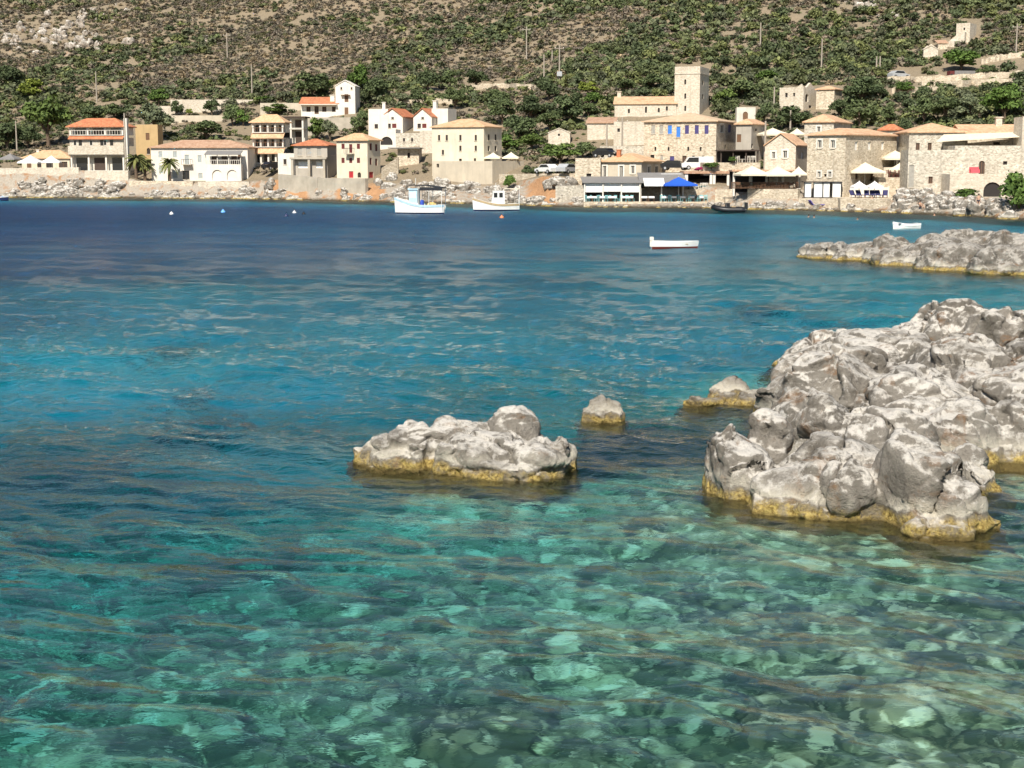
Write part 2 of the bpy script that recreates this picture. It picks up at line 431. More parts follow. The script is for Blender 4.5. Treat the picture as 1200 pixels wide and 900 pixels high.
weedc = mix(nt, noise_t(nt, 2.0, 4, .6, p), (.016, .03, .024), (.05, .075, .045))
# a meadow of sea grass between the islet and the headland
mx = N(nt, 'ShaderNodeVectorMath', operation='DISTANCE'); nt.links.new(p, mx.inputs[0]); mx.inputs[1].default_value = (3.6, 33.5, -3.5)
wn = math_n(nt, 'ADD', mx.outputs['Value'], math_n(nt, 'MULTIPLY', noise_t(nt, 0.6, 4, .6, p), 3.0))
patch = ramp(nt, math_n(nt, 'MULTIPLY', wn, 0.1), [(0.46, 1.0), (0.60, 0.0)])
col = mix(nt, math_n(nt, 'MAXIMUM', weed, patch), col, weedc)
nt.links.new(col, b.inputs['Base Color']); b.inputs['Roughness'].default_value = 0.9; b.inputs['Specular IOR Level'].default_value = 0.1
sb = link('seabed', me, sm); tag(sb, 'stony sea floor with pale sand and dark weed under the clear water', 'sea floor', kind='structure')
# ------------------------------------------------------------------ hillside terrain
tpx = np.concatenate([np.arange(-900, -60, 20), np.arange(-60, 1260, 3.0), np.arange(1260, 2600, 25)])
td = np.concatenate([np.arange(-12, 0, 1.0), np.arange(0, 34, 0.5), np.geomspace(34.5, 220, 190), np.geomspace(225, 900, 40)])
k = (tpx - 600) / 1765.0
Y = shoreY(tpx)[None, :] + td[:, None]; X = k[None, :] * Y
Z = terrain(X, Y)
me = np_mesh('hillside', np.stack([X, Y, Z], -1).reshape(-1, 3), grid_faces(*X.shape))
pp = pxh(X, Y); orv = sum(np.exp(-((pp - c_) / w_) ** 2) for c_, w_ in ((322, 12), (350, 14), (405, 16), (440, 14), (635, 24), (1165, 10))) * np.clip((11 - td) / 3, 0, 1)[:, None]
oa = me.attributes.new('rust', 'FLOAT', 'POINT'); oa.data.foreach_set('value', np.clip(orv, 0, 1).astype(np.float32).ravel())
hm, nt, b = new_mat('dry_hillside')
p = wpos(nt)
n1 = noise_t(nt, 0.09, 5, .6, p); n2 = noise_t(nt, 0.8, 5, .65, p); n3 = noise_t(nt, 3.0, 4, .6, p)
soil = mix(nt, n2, (.185, .14, .10), (.30, .235, .17))
soil = mix(nt, ramp(nt, n1, [(0.45, 0.0), (0.6, 1.0)]), soil, mix(nt, n3, (.17, .135, .10), (.28, .23, .17)))
n4 = noise_t(nt, 9.0, 4, .7, p); soil = mix(nt, ramp(nt, n4, [(.42, 0.0), (.62, .75)]), soil, (.36, .30, .19)); soil = mix(nt, ramp(nt, noise_t(nt, 2.2, 5, .7, p), [(.55, 0.0), (.68, .7)]), soil, (.10, .095, .055))
rockc = mix(nt, n3, (.24, .21, .17), (.52, .46, .38))
rockc = mix(nt, ramp(nt, n2, [(0.5, 0.0), (0.66, 1.0)]), rockc, (.34, .19, .10))
ru_ = N(nt, 'ShaderNodeAttribute', attribute_name='rust').outputs['Fac']; ru_ = ramp(nt, math_n(nt, 'MULTIPLY', ru_, math_n(nt, 'ADD', n2, .35)), [(.35, 0.0), (.6, 1.0)])
rockc = mix(nt, ru_, rockc, mix(nt, n3, (.30, .15, .07), (.55, .33, .18)))
geo = N(nt, 'ShaderNodeNewGeometry'); sp_ = N(nt, 'ShaderNodeSeparateXYZ'); nt.links.new(geo.outputs['True Normal'], sp_.inputs[0])
steep = math_n(nt, 'ADD', math_n(nt, 'SUBTRACT', 0.80, sp_.outputs['Z']), math_n(nt, 'MULTIPLY', math_n(nt, 'SUBTRACT', n2, 0.5), 0.5))
sz = N(nt, 'ShaderNodeSeparateXYZ'); nt.links.new(p, sz.inputs[0])
lowm = ramp(nt, math_n(nt, 'ADD', math_n(nt, 'MULTIPLY', sz.outputs['Z'], 0.2), math_n(nt, 'MULTIPLY', math_n(nt, 'SUBTRACT', n2, 0.5), 0.5)), [(0.42, 1.0), (0.62, 0.0)])
col = mix(nt, math_n(nt, 'MAXIMUM', ramp(nt, steep, [(0.0, 0.0), (0.12, 1.0)]), lowm), soil, rockc)
wet = ramp(nt, math_n(nt, 'ADD', sz.outputs['Z'], math_n(nt, 'MULTIPLY', n3, 0.6)), [(0.40, 1.0), (0.80, 0.0)])
col = mix(nt, wet, col, (.07, .058, .038))
nt.links.new(col, b.inputs['Base Color']); b.inputs['Roughness'].default_value = 0.95; b.inputs['Specular IOR Level'].default_value = 0.15
nt.links.new(bump(nt, math_n(nt, 'ADD', n2, n3), 0.7, 0.4), b.inputs['Normal'])
hl = link('hillside', me, hm); tag(hl, 'dry brown mountain slope rising behind the village', 'hillside', kind='structure')
# ------------------------------------------------------------------ limestone rocks
def rock_material(name='limestone', c0=(.15, .135, .112), c1=(.31, .282, .24), rust=(.30, .175, .09), tide=True, crust=1.0):
    m, nt, b = new_mat(name)
    p = wpos(nt)
    n1 = noise_t(nt, 0.9, 5, .62, p, .3); n2 = noise_t(nt, 3.2, 7, .68, p, .1); n3 = noise_t(nt, 14, 5, .65, p)
    g = mix(nt, ramp(nt, n1, [(0.35, 0.0), (0.65, 1.0)]), c0, c1)
    g = mix(nt, ramp(nt, n2, [(0.45, 0.0), (0.72, .8)]), g, (.34, .31, .27))
    g = mix(nt, ramp(nt, n3, [(0.55, 0.0), (0.75, .7)]), g, (.15, .13, .11))
    geo = N(nt, 'ShaderNodeNewGeometry'); s = N(nt, 'ShaderNodeSeparateXYZ'); nt.links.new(geo.outputs['Normal'], s.inputs[0])
    # bleached crusts, mostly on the tops
    top = math_n(nt, 'ADD', math_n(nt, 'MULTIPLY', s.outputs['Z'], 0.32), math_n(nt, 'MULTIPLY', n2, 0.75))
    g = mix(nt, ramp(nt, top, [(0.555, 0.0), (0.66, .95 * crust)]), g, mix(nt, n3, (.54, .50, .44), (.82, .78, .71)))
    dkp = ramp(nt, noise_t(nt, .75, 7, .70, p, .15), [(0.50, 0.0), (0.62, .8)])
    g = mix(nt, dkp, g, mix(nt, n3, (.065, .055, .044), (.165, .145, .115)))
    wht = ramp(nt, noise_t(nt, 1.9, 8, .72, p, .25), [(0.59, 0.0), (0.66, .8 * crust)])
    g = mix(nt, wht, g, (.68, .65, .60))
    # rust-brown lichen patches
    ru = ramp(nt, noise_t(nt, 1.3, 5, .65, p, .8), [(0.57, 0.0), (0.68, .8)])
    g = mix(nt, ru, g, mix(nt, n3, tuple(x * .42 for x in rust), rust))
    # tidal bands: weed-brown below the water, ochre algae at the water line, a salt-white band above
    z = N(nt, 'ShaderNodeSeparateXYZ'); nt.links.new(p, z.inputs[0])
    zz = math_n(nt, 'ADD', z.outputs['Z'], math_n(nt, 'MULTIPLY', math_n(nt, 'SUBTRACT', noise_t(nt, 1.6, 5, .65, p), 0.5), 0.5))
    white = ramp(nt, zz, [(0.24, 0.0), (0.29, .8), (0.40, .45), (0.55, 0.0)])
    if not tide: white = och_off = None
    if tide: g = mix(nt, math_n(nt, 'MULTIPLY', white, ramp(nt, n1, [(0.4, .15), (0.55, 1.0)])), g, (.66, .61, .50))
    och = ramp(nt, zz, [(0.12, 1.0), (0.25, 0.0)])
    och = math_n(nt, 'MULTIPLY', och, ramp(nt, noise_t(nt, 2.6, 5, .68, p), [(0.36, .25), (0.52, 1.0)]))
    if tide: g = mix(nt, och, g, mix(nt, ramp(nt, n3, [(0.35, 0.0), (0.65, 1.0)]), (.16, .105, .025), (.58, .44, .15)))
    sub = ramp(nt, math_n(nt, 'ADD', z.outputs['Z'], 0.5), [(0.49, 1.0), (0.56, 0.0)])
    if tide: g = mix(nt, sub, g, mix(nt, n3, (.07, .05, .018), (.20, .15, .05)))
    nt.links.new(g, b.inputs['Base Color']); b.inputs['Roughness'].default_value = 0.82; b.inputs['Specular IOR Level'].default_value = 0.25
    h = math_n(nt, 'ADD', math_n(nt, 'MULTIPLY', n2, 1.0), math_n(nt, 'ADD', math_n(nt, 'MULTIPLY', n3, 0.35), math_n(nt, 'MULTIPLY', ramp(nt, noise_t(nt, 34, 5, .7, p), [(.3, 0.0), (.6, 1.0)]), .12)))
    nt.links.new(bump(nt, h, 0.9, 0.14), b.inputs['Normal'])
    return m
ROCK = rock_material(); ROCKB = rock_material('brown_limestone', (.10, .085, .062), (.20, .17, .13), (.22, .13, .06), crust=.2); ROCKD = rock_material('grey_limestone', (.10, .09, .074), (.22, .20, .17), (.26, .16, .09), crust=.45)
def blob_mesh(blobs, voxel, seed, cell=0.55, amp=0.16, crackd=0.10, fine=0.05):
    """blobs: (px, Y, ztop, rx, rd [, box exponent, below]) unioned, voxel-remeshed, then fractured along random cells"""
    bm = bmesh.new(); rng = np.random.default_rng(seed)
    for bl in blobs:
        px, Y, zt, rx, rd = bl[:5]; zt *= .95; ex = bl[5] if len(bl) > 5 else 2.6
        x = (px - 600) / 1765.0 * Y
        py = 192 + (HC - zt) / Y * F
        x = ray(px, py)[0] * Y
        zb = -1.3 if len(bl) < 7 else bl[6]
        c0 = min(0.05, zt * .3); rz = zt - c0
        ang = rng.uniform(-0.5, 0.5); ca, sa = math.cos(ang), math.sin(ang)
        tx, ty = rng.normal(0, .07), rng.normal(0, .07)
        def place(c, cx=0., cy=0., czz=0., k=1.0):
            up = c[2]
            X_, Y_ = (c[0] * k + cx) * rx, (c[1] * k + cy) * rd
            uz = up * k + czz
            z_ = uz * rz if uz > 0 else uz * (c0 - zb)
            if uz < 0: X_, Y_ = X_ * (1 + 0.35 * -uz), Y_ * (1 + 0.35 * -uz)
            z_ += (tx * X_ / rx + ty * Y_ / rd) * rz
            return (x + X_ * ca - Y_ * sa * .6, Y + X_ * sa * .6 + Y_ * ca, c0 + z_)
        def chunk(npt, cx=0., cy=0., cz=0., k=1.0):
            D = rng.normal(size=(npt, 3)); D /= ((np.abs(D) ** ex).sum(1) ** (1 / ex))[:, None]
            D = np.concatenate([D, [[0, 0, 1.0 - .1 * rng.random()], [.75, .75, -1], [-.75, .75, -1], [.75, -.75, -1], [-.75, -.75, -1]]]) if k == 1 else D
            vs = [bm.verts.new(place(c, cx, cy, cz, k)) for c in D]
            r = bmesh.ops.convex_hull(bm, input=vs)
            junk = [g for g in r['geom_interior'] if isinstance(g, bmesh.types.BMVert)]
            if junk: bmesh.ops.delete(bm, geom=junk, context='VERTS')
        chunk(26)
        for _ in range(int(rng.random() < .5) + int(rx > 1.4)):      # broken blocks on its flanks
            d = rng.normal(size=3); d[2] = abs(d[2]) * .8; d /= ((np.abs(d) ** ex).sum()) ** (1 / ex)
            chunk(13, d[0] * .62, d[1] * .62, d[2] * .55, rng.uniform(.35, .55))
    me = bpy.data.meshes.new('tmp'); bm.to_mesh(me); bm.free()
    o = bpy.data.objects.new('tmp', me); COL.objects.link(o)
    md = o.modifiers.new('r', 'REMESH'); md.mode = 'VOXEL'; md.voxel_size = voxel
    dg = bpy.context.evaluated_depsgraph_get()
    m2 = bpy.data.meshes.new_from_object(o.evaluated_get(dg))
    bpy.data.objects.remove(o); bpy.data.meshes.remove(me)
    n = len(m2.vertices); V = np.empty(n * 3, np.float32); m2.vertices.foreach_get('co', V); V = V.reshape(-1, 3).astype(float)
    E = np.empty(len(m2.edges) * 2, np.int32); m2.edges.foreach_get('vertices', E); E = E.reshape(-1, 2)
    deg = np.bincount(E.ravel(), minlength=n).astype(float)[:, None]
    def relax(V, k=.5):
        A = np.zeros_like(V); np.add.at(A, E[:, 0], V[E[:, 1]]); np.add.at(A, E[:, 1], V[E[:, 0]])
        return V + k * (A / deg - V)
    V = relax(relax(V)); m2.vertices.foreach_set('co', V.astype(np.float32).ravel()); m2.update()
    def fracture(V, cell, amp, crackd, sd):
        Nn = np.empty(n * 3, np.float32); m2.vertices.foreach_get('normal', Nn); Nn = Nn.reshape(-1, 3).astype(float)
        rg = np.random.default_rng(sd)
        W = V + 0.35 * cell * np.stack([fbm(V / cell * .8 + s, 2) for s in (0, 40, 80)], -1)
        W = W * np.array([1, 1, 1.25])
        lo, hi = W.min(0), W.max(0)
        cnt = int(np.prod((hi - lo) / cell + 1)); cnt = min(cnt, 40000)
        S = lo + rg.random((cnt, 3)) * (hi - lo)
        kd = kdtree.KDTree(cnt)
        for i, s in enumerate(S): kd.insert(s, i)
        kd.balance()
        off = rg.normal(0, 1, cnt); tilt = rg.normal(0, 1, (cnt, 3))
        f1 = np.empty(n); f2 = np.empty(n); idx = np.empty(n, int)
        for i, wv in enumerate(W):
            a, b2 = kd.find_n(wv, 2); f1[i] = a[2]; f2[i] = b2[2]; idx[i] = a[1]
        gap = (f2 - f1) / cell
        T = tilt / np.linalg.norm(tilt, axis=1)[:, None]
        disp = amp * np.clip(0.45 * off[idx] + 1.5 * np.einsum('ij,ij->i', T[idx], (W - S[idx])) / cell, -1.6, 1.6)
        disp = disp * (0.35 + 0.65 * np.clip(gap / 0.10, 0, 1)) - crackd * np.exp(-(gap / 0.045) ** 2) * (rg.random(cnt)[idx] < .6)
        return V + Nn * disp[:, None]
    V = fracture(V, cell * 2.6, amp * 1.9, crackd * 1.2, seed + 1)
    m2.vertices.foreach_set('co', V.astype(np.float32).ravel()); m2.update()
    V = fracture(V, cell * 1.0, amp * .62, crackd * .5, seed + 2)
    m2.vertices.foreach_set('co', V.astype(np.float32).ravel()); m2.update()
    Nn = np.empty(n * 3, np.float32); m2.vertices.foreach_get('normal', Nn); Nn = Nn.reshape(-1, 3).astype(float)
    V = V + Nn * (fine * (1.0 * ridged(V / (cell * 2.0) * np.array([1, 1, 1.8]) + 3, 4) + 0.5 * fbm(V / (cell * .35), 3)))[:, None]
    # weathering creases: thin sharp grooves that wander over the surface
    m2.vertices.foreach_set('co', V.astype(np.float32).ravel()); m2.update()
    m2.vertices.foreach_get('normal', (Nf := np.empty(n * 3, np.float32))); Nn = Nf.reshape(-1, 3).astype(float)
    W = V * np.array([1, 1, .7]) + .4 * cell * np.stack([fbm(V / cell * .9 + q, 2) for q in (5, 45, 85)], -1)
    g = 0
    for sc_, dp, wd in ((cell * 1.9, .095, .034), (cell * .9, .050, .045), (cell * .4, .018, .09)):
        nn = vnoise(W / sc_ + 31 * sc_); mk = np.clip(fbm(V / (cell * 2.2) + 60 * sc_, 2) * 2.5 + .6, 0, 1)
        g = g + dp * mk * np.exp(-np.abs(nn) / wd)
    V = V - Nn * (g * cell / .62)[:, None]
    m2.vertices.foreach_set('co', V.astype(np.float32).ravel())
    m2.polygons.foreach_set('use_smooth', np.ones(len(m2.polygons), bool))
    m2.update()
    return m2
def rock(name, label, blobs, voxel, seed, group=None, mat=None, **kw):
    me = blob_mesh(blobs, voxel, seed, **kw); me.name = name; me.materials.clear()
    c = blobs[0]; x = (c[0] - 600) / 1765.0 * c[1]
    V = np.empty(len(me.vertices) * 3, np.float32); me.vertices.foreach_get('co', V)
    V = V.reshape(-1, 3) - np.array([x, c[1], 0], np.float32); me.vertices.foreach_set('co', V.ravel()); me.update()
    o = link(name, me, mat or ROCK); o.location = (x, c[1], 0)
    return tag(o, label, 'rock', group)
rock('rock_outcrop', 'large pale grey limestone headland with ochre waterline filling the right side', [
    (862, 27, 1.40, .66, 1.0, 2.8), (893, 28, 1.42, .45, .9), (978, 26.2, 1.18, 1.25, 1.6, 2.5), (925, 25.8, .72, 1.0, 1.0), (1072, 25.2, 1.45, .85, 1.2, 2.8),
    (1110, 24.7, .92, .78, .9), (1150, 24.3, .26, .42, .45), (1100, 23.9, .24, .7, .5), (955, 30, 1.55, 1.15, 1.5), (1030, 29, 1.38, 1.2, 1.5),
    (972, 35, 1.92, 1.65, 1.9, 3.2), (1062, 34, 1.6, 1.5, 2), (1000, 44, 1.08, 2.5, 2.2, 4.0), (1132, 45.5, 2.05, 1.5, 2, 2.6), (1188, 43.5, 1.95, 1.8, 2),
    (1080, 45, 1.5, 1.2, 1.5), (1150, 36, 1.85, 1.9, 3.0), (1225, 33, 1.8, 2.0, 2.6), (1112, 31, 1.3, 1.2, 1.4), (1190, 30.8, 1.2, 1.3, 1.4),
    (1140, 27.2, .75, .55, 1.0), (1320, 35, 2.2, 3, 4), (1300, 44, 2.3, 4, 4), (1420, 38, 2.6, 3.5, 5)], 0.045, 21, cell=.66, amp=.085, crackd=.08, fine=.03)
rock('rock_islet', 'low grey rock islet topped by a white boulder in the middle of the water', [
    (560, 28.9, .78, 1.05, .75), (438, 29.9, .50, .52, .5), (488, 29.5, .84, .72, .7), (545, 29.8, .92, .95, .8, 3.2), (606, 29.7, 1.30, .66, .6, 2.2),
    (605, 28.7, .62, 1.15, .8), (655, 29.0, .80, .42, .6), (634, 28.9, .78, .55, .6), (465, 29.5, .66, .6, .55), (590, 28.3, .40, .9, .6)], 0.035, 33, cell=.55, amp=.06, crackd=.06, fine=.025)
rock('rock_boulder', 'small brown-grey boulder poking out of the water right of the rock islet', [(705, 34.8, .70, .50, .5, 2.2), (716, 34.7, .55, .36, .4, 2.2), (692, 34.6, .38, .3, .3)], 0.03, 41, mat=ROCKB, cell=.4, amp=.03, crackd=.03, fine=.035)
rock('rock_ledge', 'low ochre rock ledge awash beside the big headland with a grey lump on top', [(835, 37.1, .16, .75, .5), (862, 37.4, .24, .9, .6), (852, 37.9, .56, .62, .45, 2.0), (880, 37.6, .24, .5, .5)], 0.035, 43, mat=ROCKB, cell=.4, amp=.06, crackd=.04, fine=.035)
rock('rock_promontory', 'long rugged grey rock promontory reaching in from the right in front of the village', [
    (1050, 93, 1.75, 2.6, 2.3), (978, 97, .6, 2.0, 1.6), (1014, 95, 1.2, 2.4, 2.2), (1100, 90.5, 1.75, 2.9, 2.8), (1150, 92, 2.0, 2.9, 2.8), (1200, 90, 2.1, 2.9, 2.8),
    (1265, 90, 2.9, 3.2, 3), (1120, 86, 1.5, 2.4, 2), (1180, 83.5, 1.6, 2.4, 2), (1235, 83, 2.0, 2.6, 2.5), (1060, 89.5, 1.1, 2.2, 1.8), (1340, 90, 3.5, 5, 4)], 0.13, 51, mat=ROCKD, cell=1.2, amp=.20, crackd=.14, fine=.14)
# ------------------------------------------------------------------ plants
def leaf_cloud(rng, lumps, n, size, flat=1.0):
    """n leaf-clump quads over the shells of several lumps; lumps: (cx, cy, cz, r)"""
    L = np.array(lumps, float); w = L[:, 3] ** 2; idx = rng.choice(len(L), n, p=w / w.sum())
    d = rng.normal(size=(n, 3)); d[:, 2] = np.abs(d[:, 2]) * 1.0 - 0.45 * rng.random(n); d /= np.linalg.norm(d, axis=1)[:, None]
    rr = L[idx, 3] * (1 - 0.5 * rng.random(n) ** 2.2) * (1 + 0.16 * rng.normal(size=n))
    C = L[idx, :3] + d * rr[:, None] * np.array([1, 1, flat])
    nrm = d + 0.75 * rng.normal(size=(n, 3)); nrm /= np.linalg.norm(nrm, axis=1)[:, None]
    t = np.cross(nrm, rng.normal(size=(n, 3))); t /= np.linalg.norm(t, axis=1)[:, None]; b = np.cross(nrm, t)
    s = size * rng.uniform(.6, 1.4, (n, 1)); e = rng.uniform(.5, 1.0, (n, 1))
    V = np.stack([C - t*s*1.2, C - b*s*e, C + t*s, C + b*s*e*1.1], 1)
    V = V + 0.25 * size * rng.normal(size=V.shape)
    return V.reshape(-1, 3), np.arange(4 * n).reshape(-1, 4), np.repeat(rng.random(n) * .6 + .4 * rng.random(len(L))[idx], 4)
def set_attr(me, name, vals):
    a = me.attributes.new(name, 'FLOAT', 'POINT'); a.data.foreach_set('value', np.asarray(vals, np.float32))
def leaf_material(name, per_bush):
    m, nt, b = new_mat(name)
    at_ = N(nt, 'ShaderNodeAttribute', attribute_name='tint')
    if per_bush:
        ca = N(nt, 'ShaderNodeAttribute', attribute_name='bush_color'); base = ca.outputs['Color']
    else:
        base = N(nt, 'ShaderNodeObjectInfo').outputs['Color']
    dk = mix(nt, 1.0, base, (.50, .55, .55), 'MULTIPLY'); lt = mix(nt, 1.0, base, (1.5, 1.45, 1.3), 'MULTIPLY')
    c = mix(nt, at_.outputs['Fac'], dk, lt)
    nt.links.new(c, b.inputs['Base Color']); b.inputs['Roughness'].default_value = 0.7; b.inputs['Specular IOR Level'].default_value = 0.2
    return m
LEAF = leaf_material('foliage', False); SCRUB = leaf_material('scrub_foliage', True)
BARK = simple('bark', (.13, .09, .06), .9, 0, .3, 5)
def rand_lumps(rng, n, rx, rz, z0, r):
    return [(rng.uniform(-1, 1) * rx, rng.uniform(-1, 1) * rx, z0 + rng.uniform(0, 1) * rz, r * rng.uniform(.7, 1.2)) for _ in range(n)]
# shrub variants, unit radius about 1 m
SHRUBS = []
for i in range(7):
    rng = np.random.default_rng(100 + i)
    V, Fq, tn = leaf_cloud(rng, rand_lumps(rng, 6, .5, .55, .2, .55), 260, .14)
    me = np_mesh('shrub', V, Fq, False); set_attr(me, 'tint', tn); me.materials.append(LEAF); SHRUBS.append(me)
def hsv(c, v): return tuple(max(0.004, x * v) for x in c)
GREENS = [(.100, .122, .056), (.082, .104, .054), (.118, .134, .066), (.140, .156, .064), (.112, .124, .076)]
DRY = [(.195, .158, .125), (.175, .145, .122), (.15, .13, .105), (.23, .18, .12), (.14, .128, .10)]
OLIVE = [(.115, .115, .06), (.10, .105, .065)]
# ---- trees
def tree_parts(kind, seed):
    """unit tree: height 1, crown radius about .5 -> trunk mesh, crown mesh"""
    rng = np.random.default_rng(seed); mb = MB()
    if kind == 'pine':
        z0 = .30; lum = [(rng.uniform(-.30, .30), rng.uniform(-.28, .28), rng.uniform(.42, .84), rng.uniform(.13, .21)) for _ in range(15)]; sz, nl = .035, 2600
    elif kind == 'olive':
        z0 = .22; lum = [(rng.uniform(-.32, .32), rng.uniform(-.32, .32), rng.uniform(.38, .80), rng.uniform(.13, .22)) for _ in range(11)]; sz, nl = .036, 1700
    else:
        z0 = .2; lum = [(rng.uniform(-.30, .30), rng.uniform(-.30, .30), rng.uniform(.30, .80), rng.uniform(.14, .24)) for _ in range(12)]; sz, nl = .040, 2000
    bx, by = rng.normal(0, .03, 2)
    mb.tube((0, 0, -.08), (bx, by, z0), .045, .032, 7)
    for l in lum[:7]:
        mb.tube((bx, by, z0 - .02), (l[0] * .8, l[1] * .8, l[2]), .022, .006, 5)
    V, Fq, tn = leaf_cloud(rng, lum, nl, sz)
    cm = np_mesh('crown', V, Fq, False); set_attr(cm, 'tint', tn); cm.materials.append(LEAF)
    tm = bpy.data.meshes.new('trunk'); tm.from_pydata(mb.v, [], mb.f); tm.materials.append(BARK)
    return tm, cm
TREES = {k: [tree_parts(k, 900 + 10 * i + len(k)) for i in range(4)] for k in ('pine', 'olive', 'bushy')}
TCOL = {'g': (.10, .145, .040), 'd': (.072, .096, .045), 'o': (.14, .16, .095), 'y': (.19, .23, .045), 'm': (.096, .125, .055), 'b': (.095, .155, .038)}
_tn = [0]
def tree(px, py, wpx, hpx, kind, colr, label, Y=None, name=None, cat='tree', group=None):
    p = hit(px, py) if Y is None else at(px, py, Y)
    s = p.y / F
    e = empty(name or {'pine': 'pine_tree', 'olive': 'olive_tree', 'bushy': 'bushy_tree'}[kind], p, random.uniform(0, 6.28), label, cat, group)
    w_, h_ = wpx * s / 1.0, hpx * s
    e.scale = (w_, w_, h_)
    tm, cm = TREES[kind][_tn[0] % 4]; _tn[0] += 1
    t = link('trunk', tm, None, e); c = link('crown', cm, None, e)
    f = random.uniform(.85, 1.2); c.color = (*[x * f for x in TCOL[colr]], 1)
    return e
# ------------------------------------------------------------------ building materials
def stone_wall_mat(name, c0, c1, mortar, scale=3.4):
    m, nt, b = new_mat(name)
    p = opos(nt); mp = N(nt, 'ShaderNodeMapping'); nt.links.new(p, mp.inputs[0]); mp.inputs['Scale'].default_value = (1, 1, 1.7)
    v = vor(nt, scale, mp.outputs[0], out='Color'); bw = N(nt, 'ShaderNodeRGBToBW'); nt.links.new(v, bw.inputs[0])
    c = mix(nt, ramp(nt, bw.outputs[0], [(0.2, 0.0), (0.8, 1.0)]), c0, c1)
    n = noise_t(nt, .5, 5, .6, p); c = mix(nt, ramp(nt, n, [(.35, 0.0), (.7, .55)]), c, tuple(x * .8 for x in c0))
    e = vor(nt, scale, mp.outputs[0], 'DISTANCE_TO_EDGE')
    c = mix(nt, ramp(nt, e, [(0.0, 1.0), (.07, 0.0)]), c, mortar)
    st = N(nt, 'ShaderNodeMapping'); nt.links.new(p, st.inputs[0]); st.inputs['Scale'].default_value = (1.3, 1.3, .12)
    c = mix(nt, ramp(nt, noise_t(nt, 1.2, 4, .6, st.outputs[0]), [(.55, 0.0), (.75, .35)]), c, tuple(x * .45 for x in c0))
    nt.links.new(c, b.inputs['Base Color']); b.inputs['Roughness'].default_value = .92; b.inputs['Specular IOR Level'].default_value = .15
    nt.links.new(bump(nt, math_n(nt, 'ADD', e, noise_t(nt, 5, 4, .6, p)), .6, .08), b.inputs['Normal'])
    return m
def plaster_mat(name, c, var=.12):
    m, nt, b = new_mat(name); p = opos(nt)
    n = noise_t(nt, .45, 5, .62, p); n2 = noise_t(nt, 2.5, 5, .6, p)
    c_ = mix(nt, ramp(nt, n, [(.35, 0.0), (.68, 1.0)]), tuple(x * (1 - var) for x in c), tuple(min(.9, x * (1 + var * .6)) for x in c))
    st = N(nt, 'ShaderNodeMapping'); nt.links.new(p, st.inputs[0]); st.inputs['Scale'].default_value = (1.2, 1.2, .1)
    c_ = mix(nt, ramp(nt, noise_t(nt, 1.5, 5, .65, st.outputs[0]), [(.52, 0.0), (.78, .4)]), c_, tuple(x * .55 for x in c))
    c_ = mix(nt, ramp(nt, n2, [(.6, 0.0), (.72, .3)]), c_, tuple(x * .7 for x in c))
    nt.links.new(c_, b.inputs['Base Color']); b.inputs['Roughness'].default_value = .9; b.inputs['Specular IOR Level'].default_value = .15
    return m
def tile_mat(name, c0, c1):
    m, nt, b = new_mat(name); p = opos(nt)
    v = vor(nt, 3.2, p, out='Color'); bw = N(nt, 'ShaderNodeRGBToBW'); nt.links.new(v, bw.inputs[0])
    c = mix(nt, bw.outputs[0], c0, c1)
    c = mix(nt, ramp(nt, noise_t(nt, .7, 5, .6, p), [(.5, 0.0), (.72, .45)]), c, tuple(x * .5 for x in c0))
    nt.links.new(c, b.inputs['Base Color']); b.inputs['Roughness'].default_value = .85
    wv = N(nt, 'ShaderNodeTexWave'); wv.inputs['Scale'].default_value = 1.6; nt.links.new(p, wv.inputs[0])
    nt.links.new(bump(nt, wv.outputs[1], .5, .06), b.inputs['Normal'])
    return m
STONE = stone_wall_mat('tan_stone', (.44, .36, .26), (.78, .69, .54), (.59, .51, .40))
STONEP = stone_wall_mat('pale_stone', (.52, .45, .35), (.72, .65, .54), (.62, .55, .45))
STONEG = stone_wall_mat('grey_stone', (.40, .355, .285), (.74, .68, .57), (.56, .51, .42))
CREAM = plaster_mat('cream_plaster', (.70, .62, .48)); WHITE = plaster_mat('white_plaster', (.74, .69, .61), .1)
OCHRE = plaster_mat('ochre_render', (.52, .37, .19)); GREY = plaster_mat('grey_render', (.44, .40, .34)); BEIGE = plaster_mat('beige_render', (.56, .49, .38))
CONC = plaster_mat('concrete', (.46, .41, .33), .2); DIRTYW = plaster_mat('stained_white', (.66, .62, .54), .2)
T_RED = tile_mat('red_tiles', (.42, .13, .06), (.60, .25, .12)); T_OR = tile_mat('orange_tiles', (.54, .31, .17), (.74, .49, .31))
T_TAN = tile_mat('tan_tiles', (.54, .33, .17), (.70, .47, .29)); T_OLD = tile_mat('weathered_tiles', (.40, .22, .13), (.56, .38, .26)); T_PALE = tile_mat('pale_tiles', (.54, .38, .24), (.68, .50, .34))
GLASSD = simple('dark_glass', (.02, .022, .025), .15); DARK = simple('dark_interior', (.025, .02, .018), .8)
FRAMEW = simple('pale_frame', (.70, .66, .58), .7); WOOD = simple('brown_wood', (.16, .085, .045), .75); WOODD = simple('dark_wood', (.06, .04, .03), .75)
BLUE = simple('blue_paint', (.05, .20, .60), .5); PURPLE = simple('violet_blue_paint', (.06, .05, .17), .55); GREYSH = simple('grey_shutter', (.34, .32, .28), .65)
PALESH = simple('pale_shutter', (.36, .39, .38), .65); REDP = simple('dark_red_paint', (.13, .025, .022), .6); REDD = simple('bright_red_paint', (.42, .03, .04), .5)
IRON = simple('iron', (.04, .04, .045), .5, .6); CLOTHC = simple('cream_canvas', (.74, .66, .50), .9); CLOTHW = simple('white_canvas', (.80, .79, .76), .9)
CLOTHB = simple('blue_canvas', (.015, .10, .55), .8); METALG = simple('grey_sheet', (.22, .21, .20), .6); TEAL = simple('turquoise_paint', (.22, .50, .52), .6)
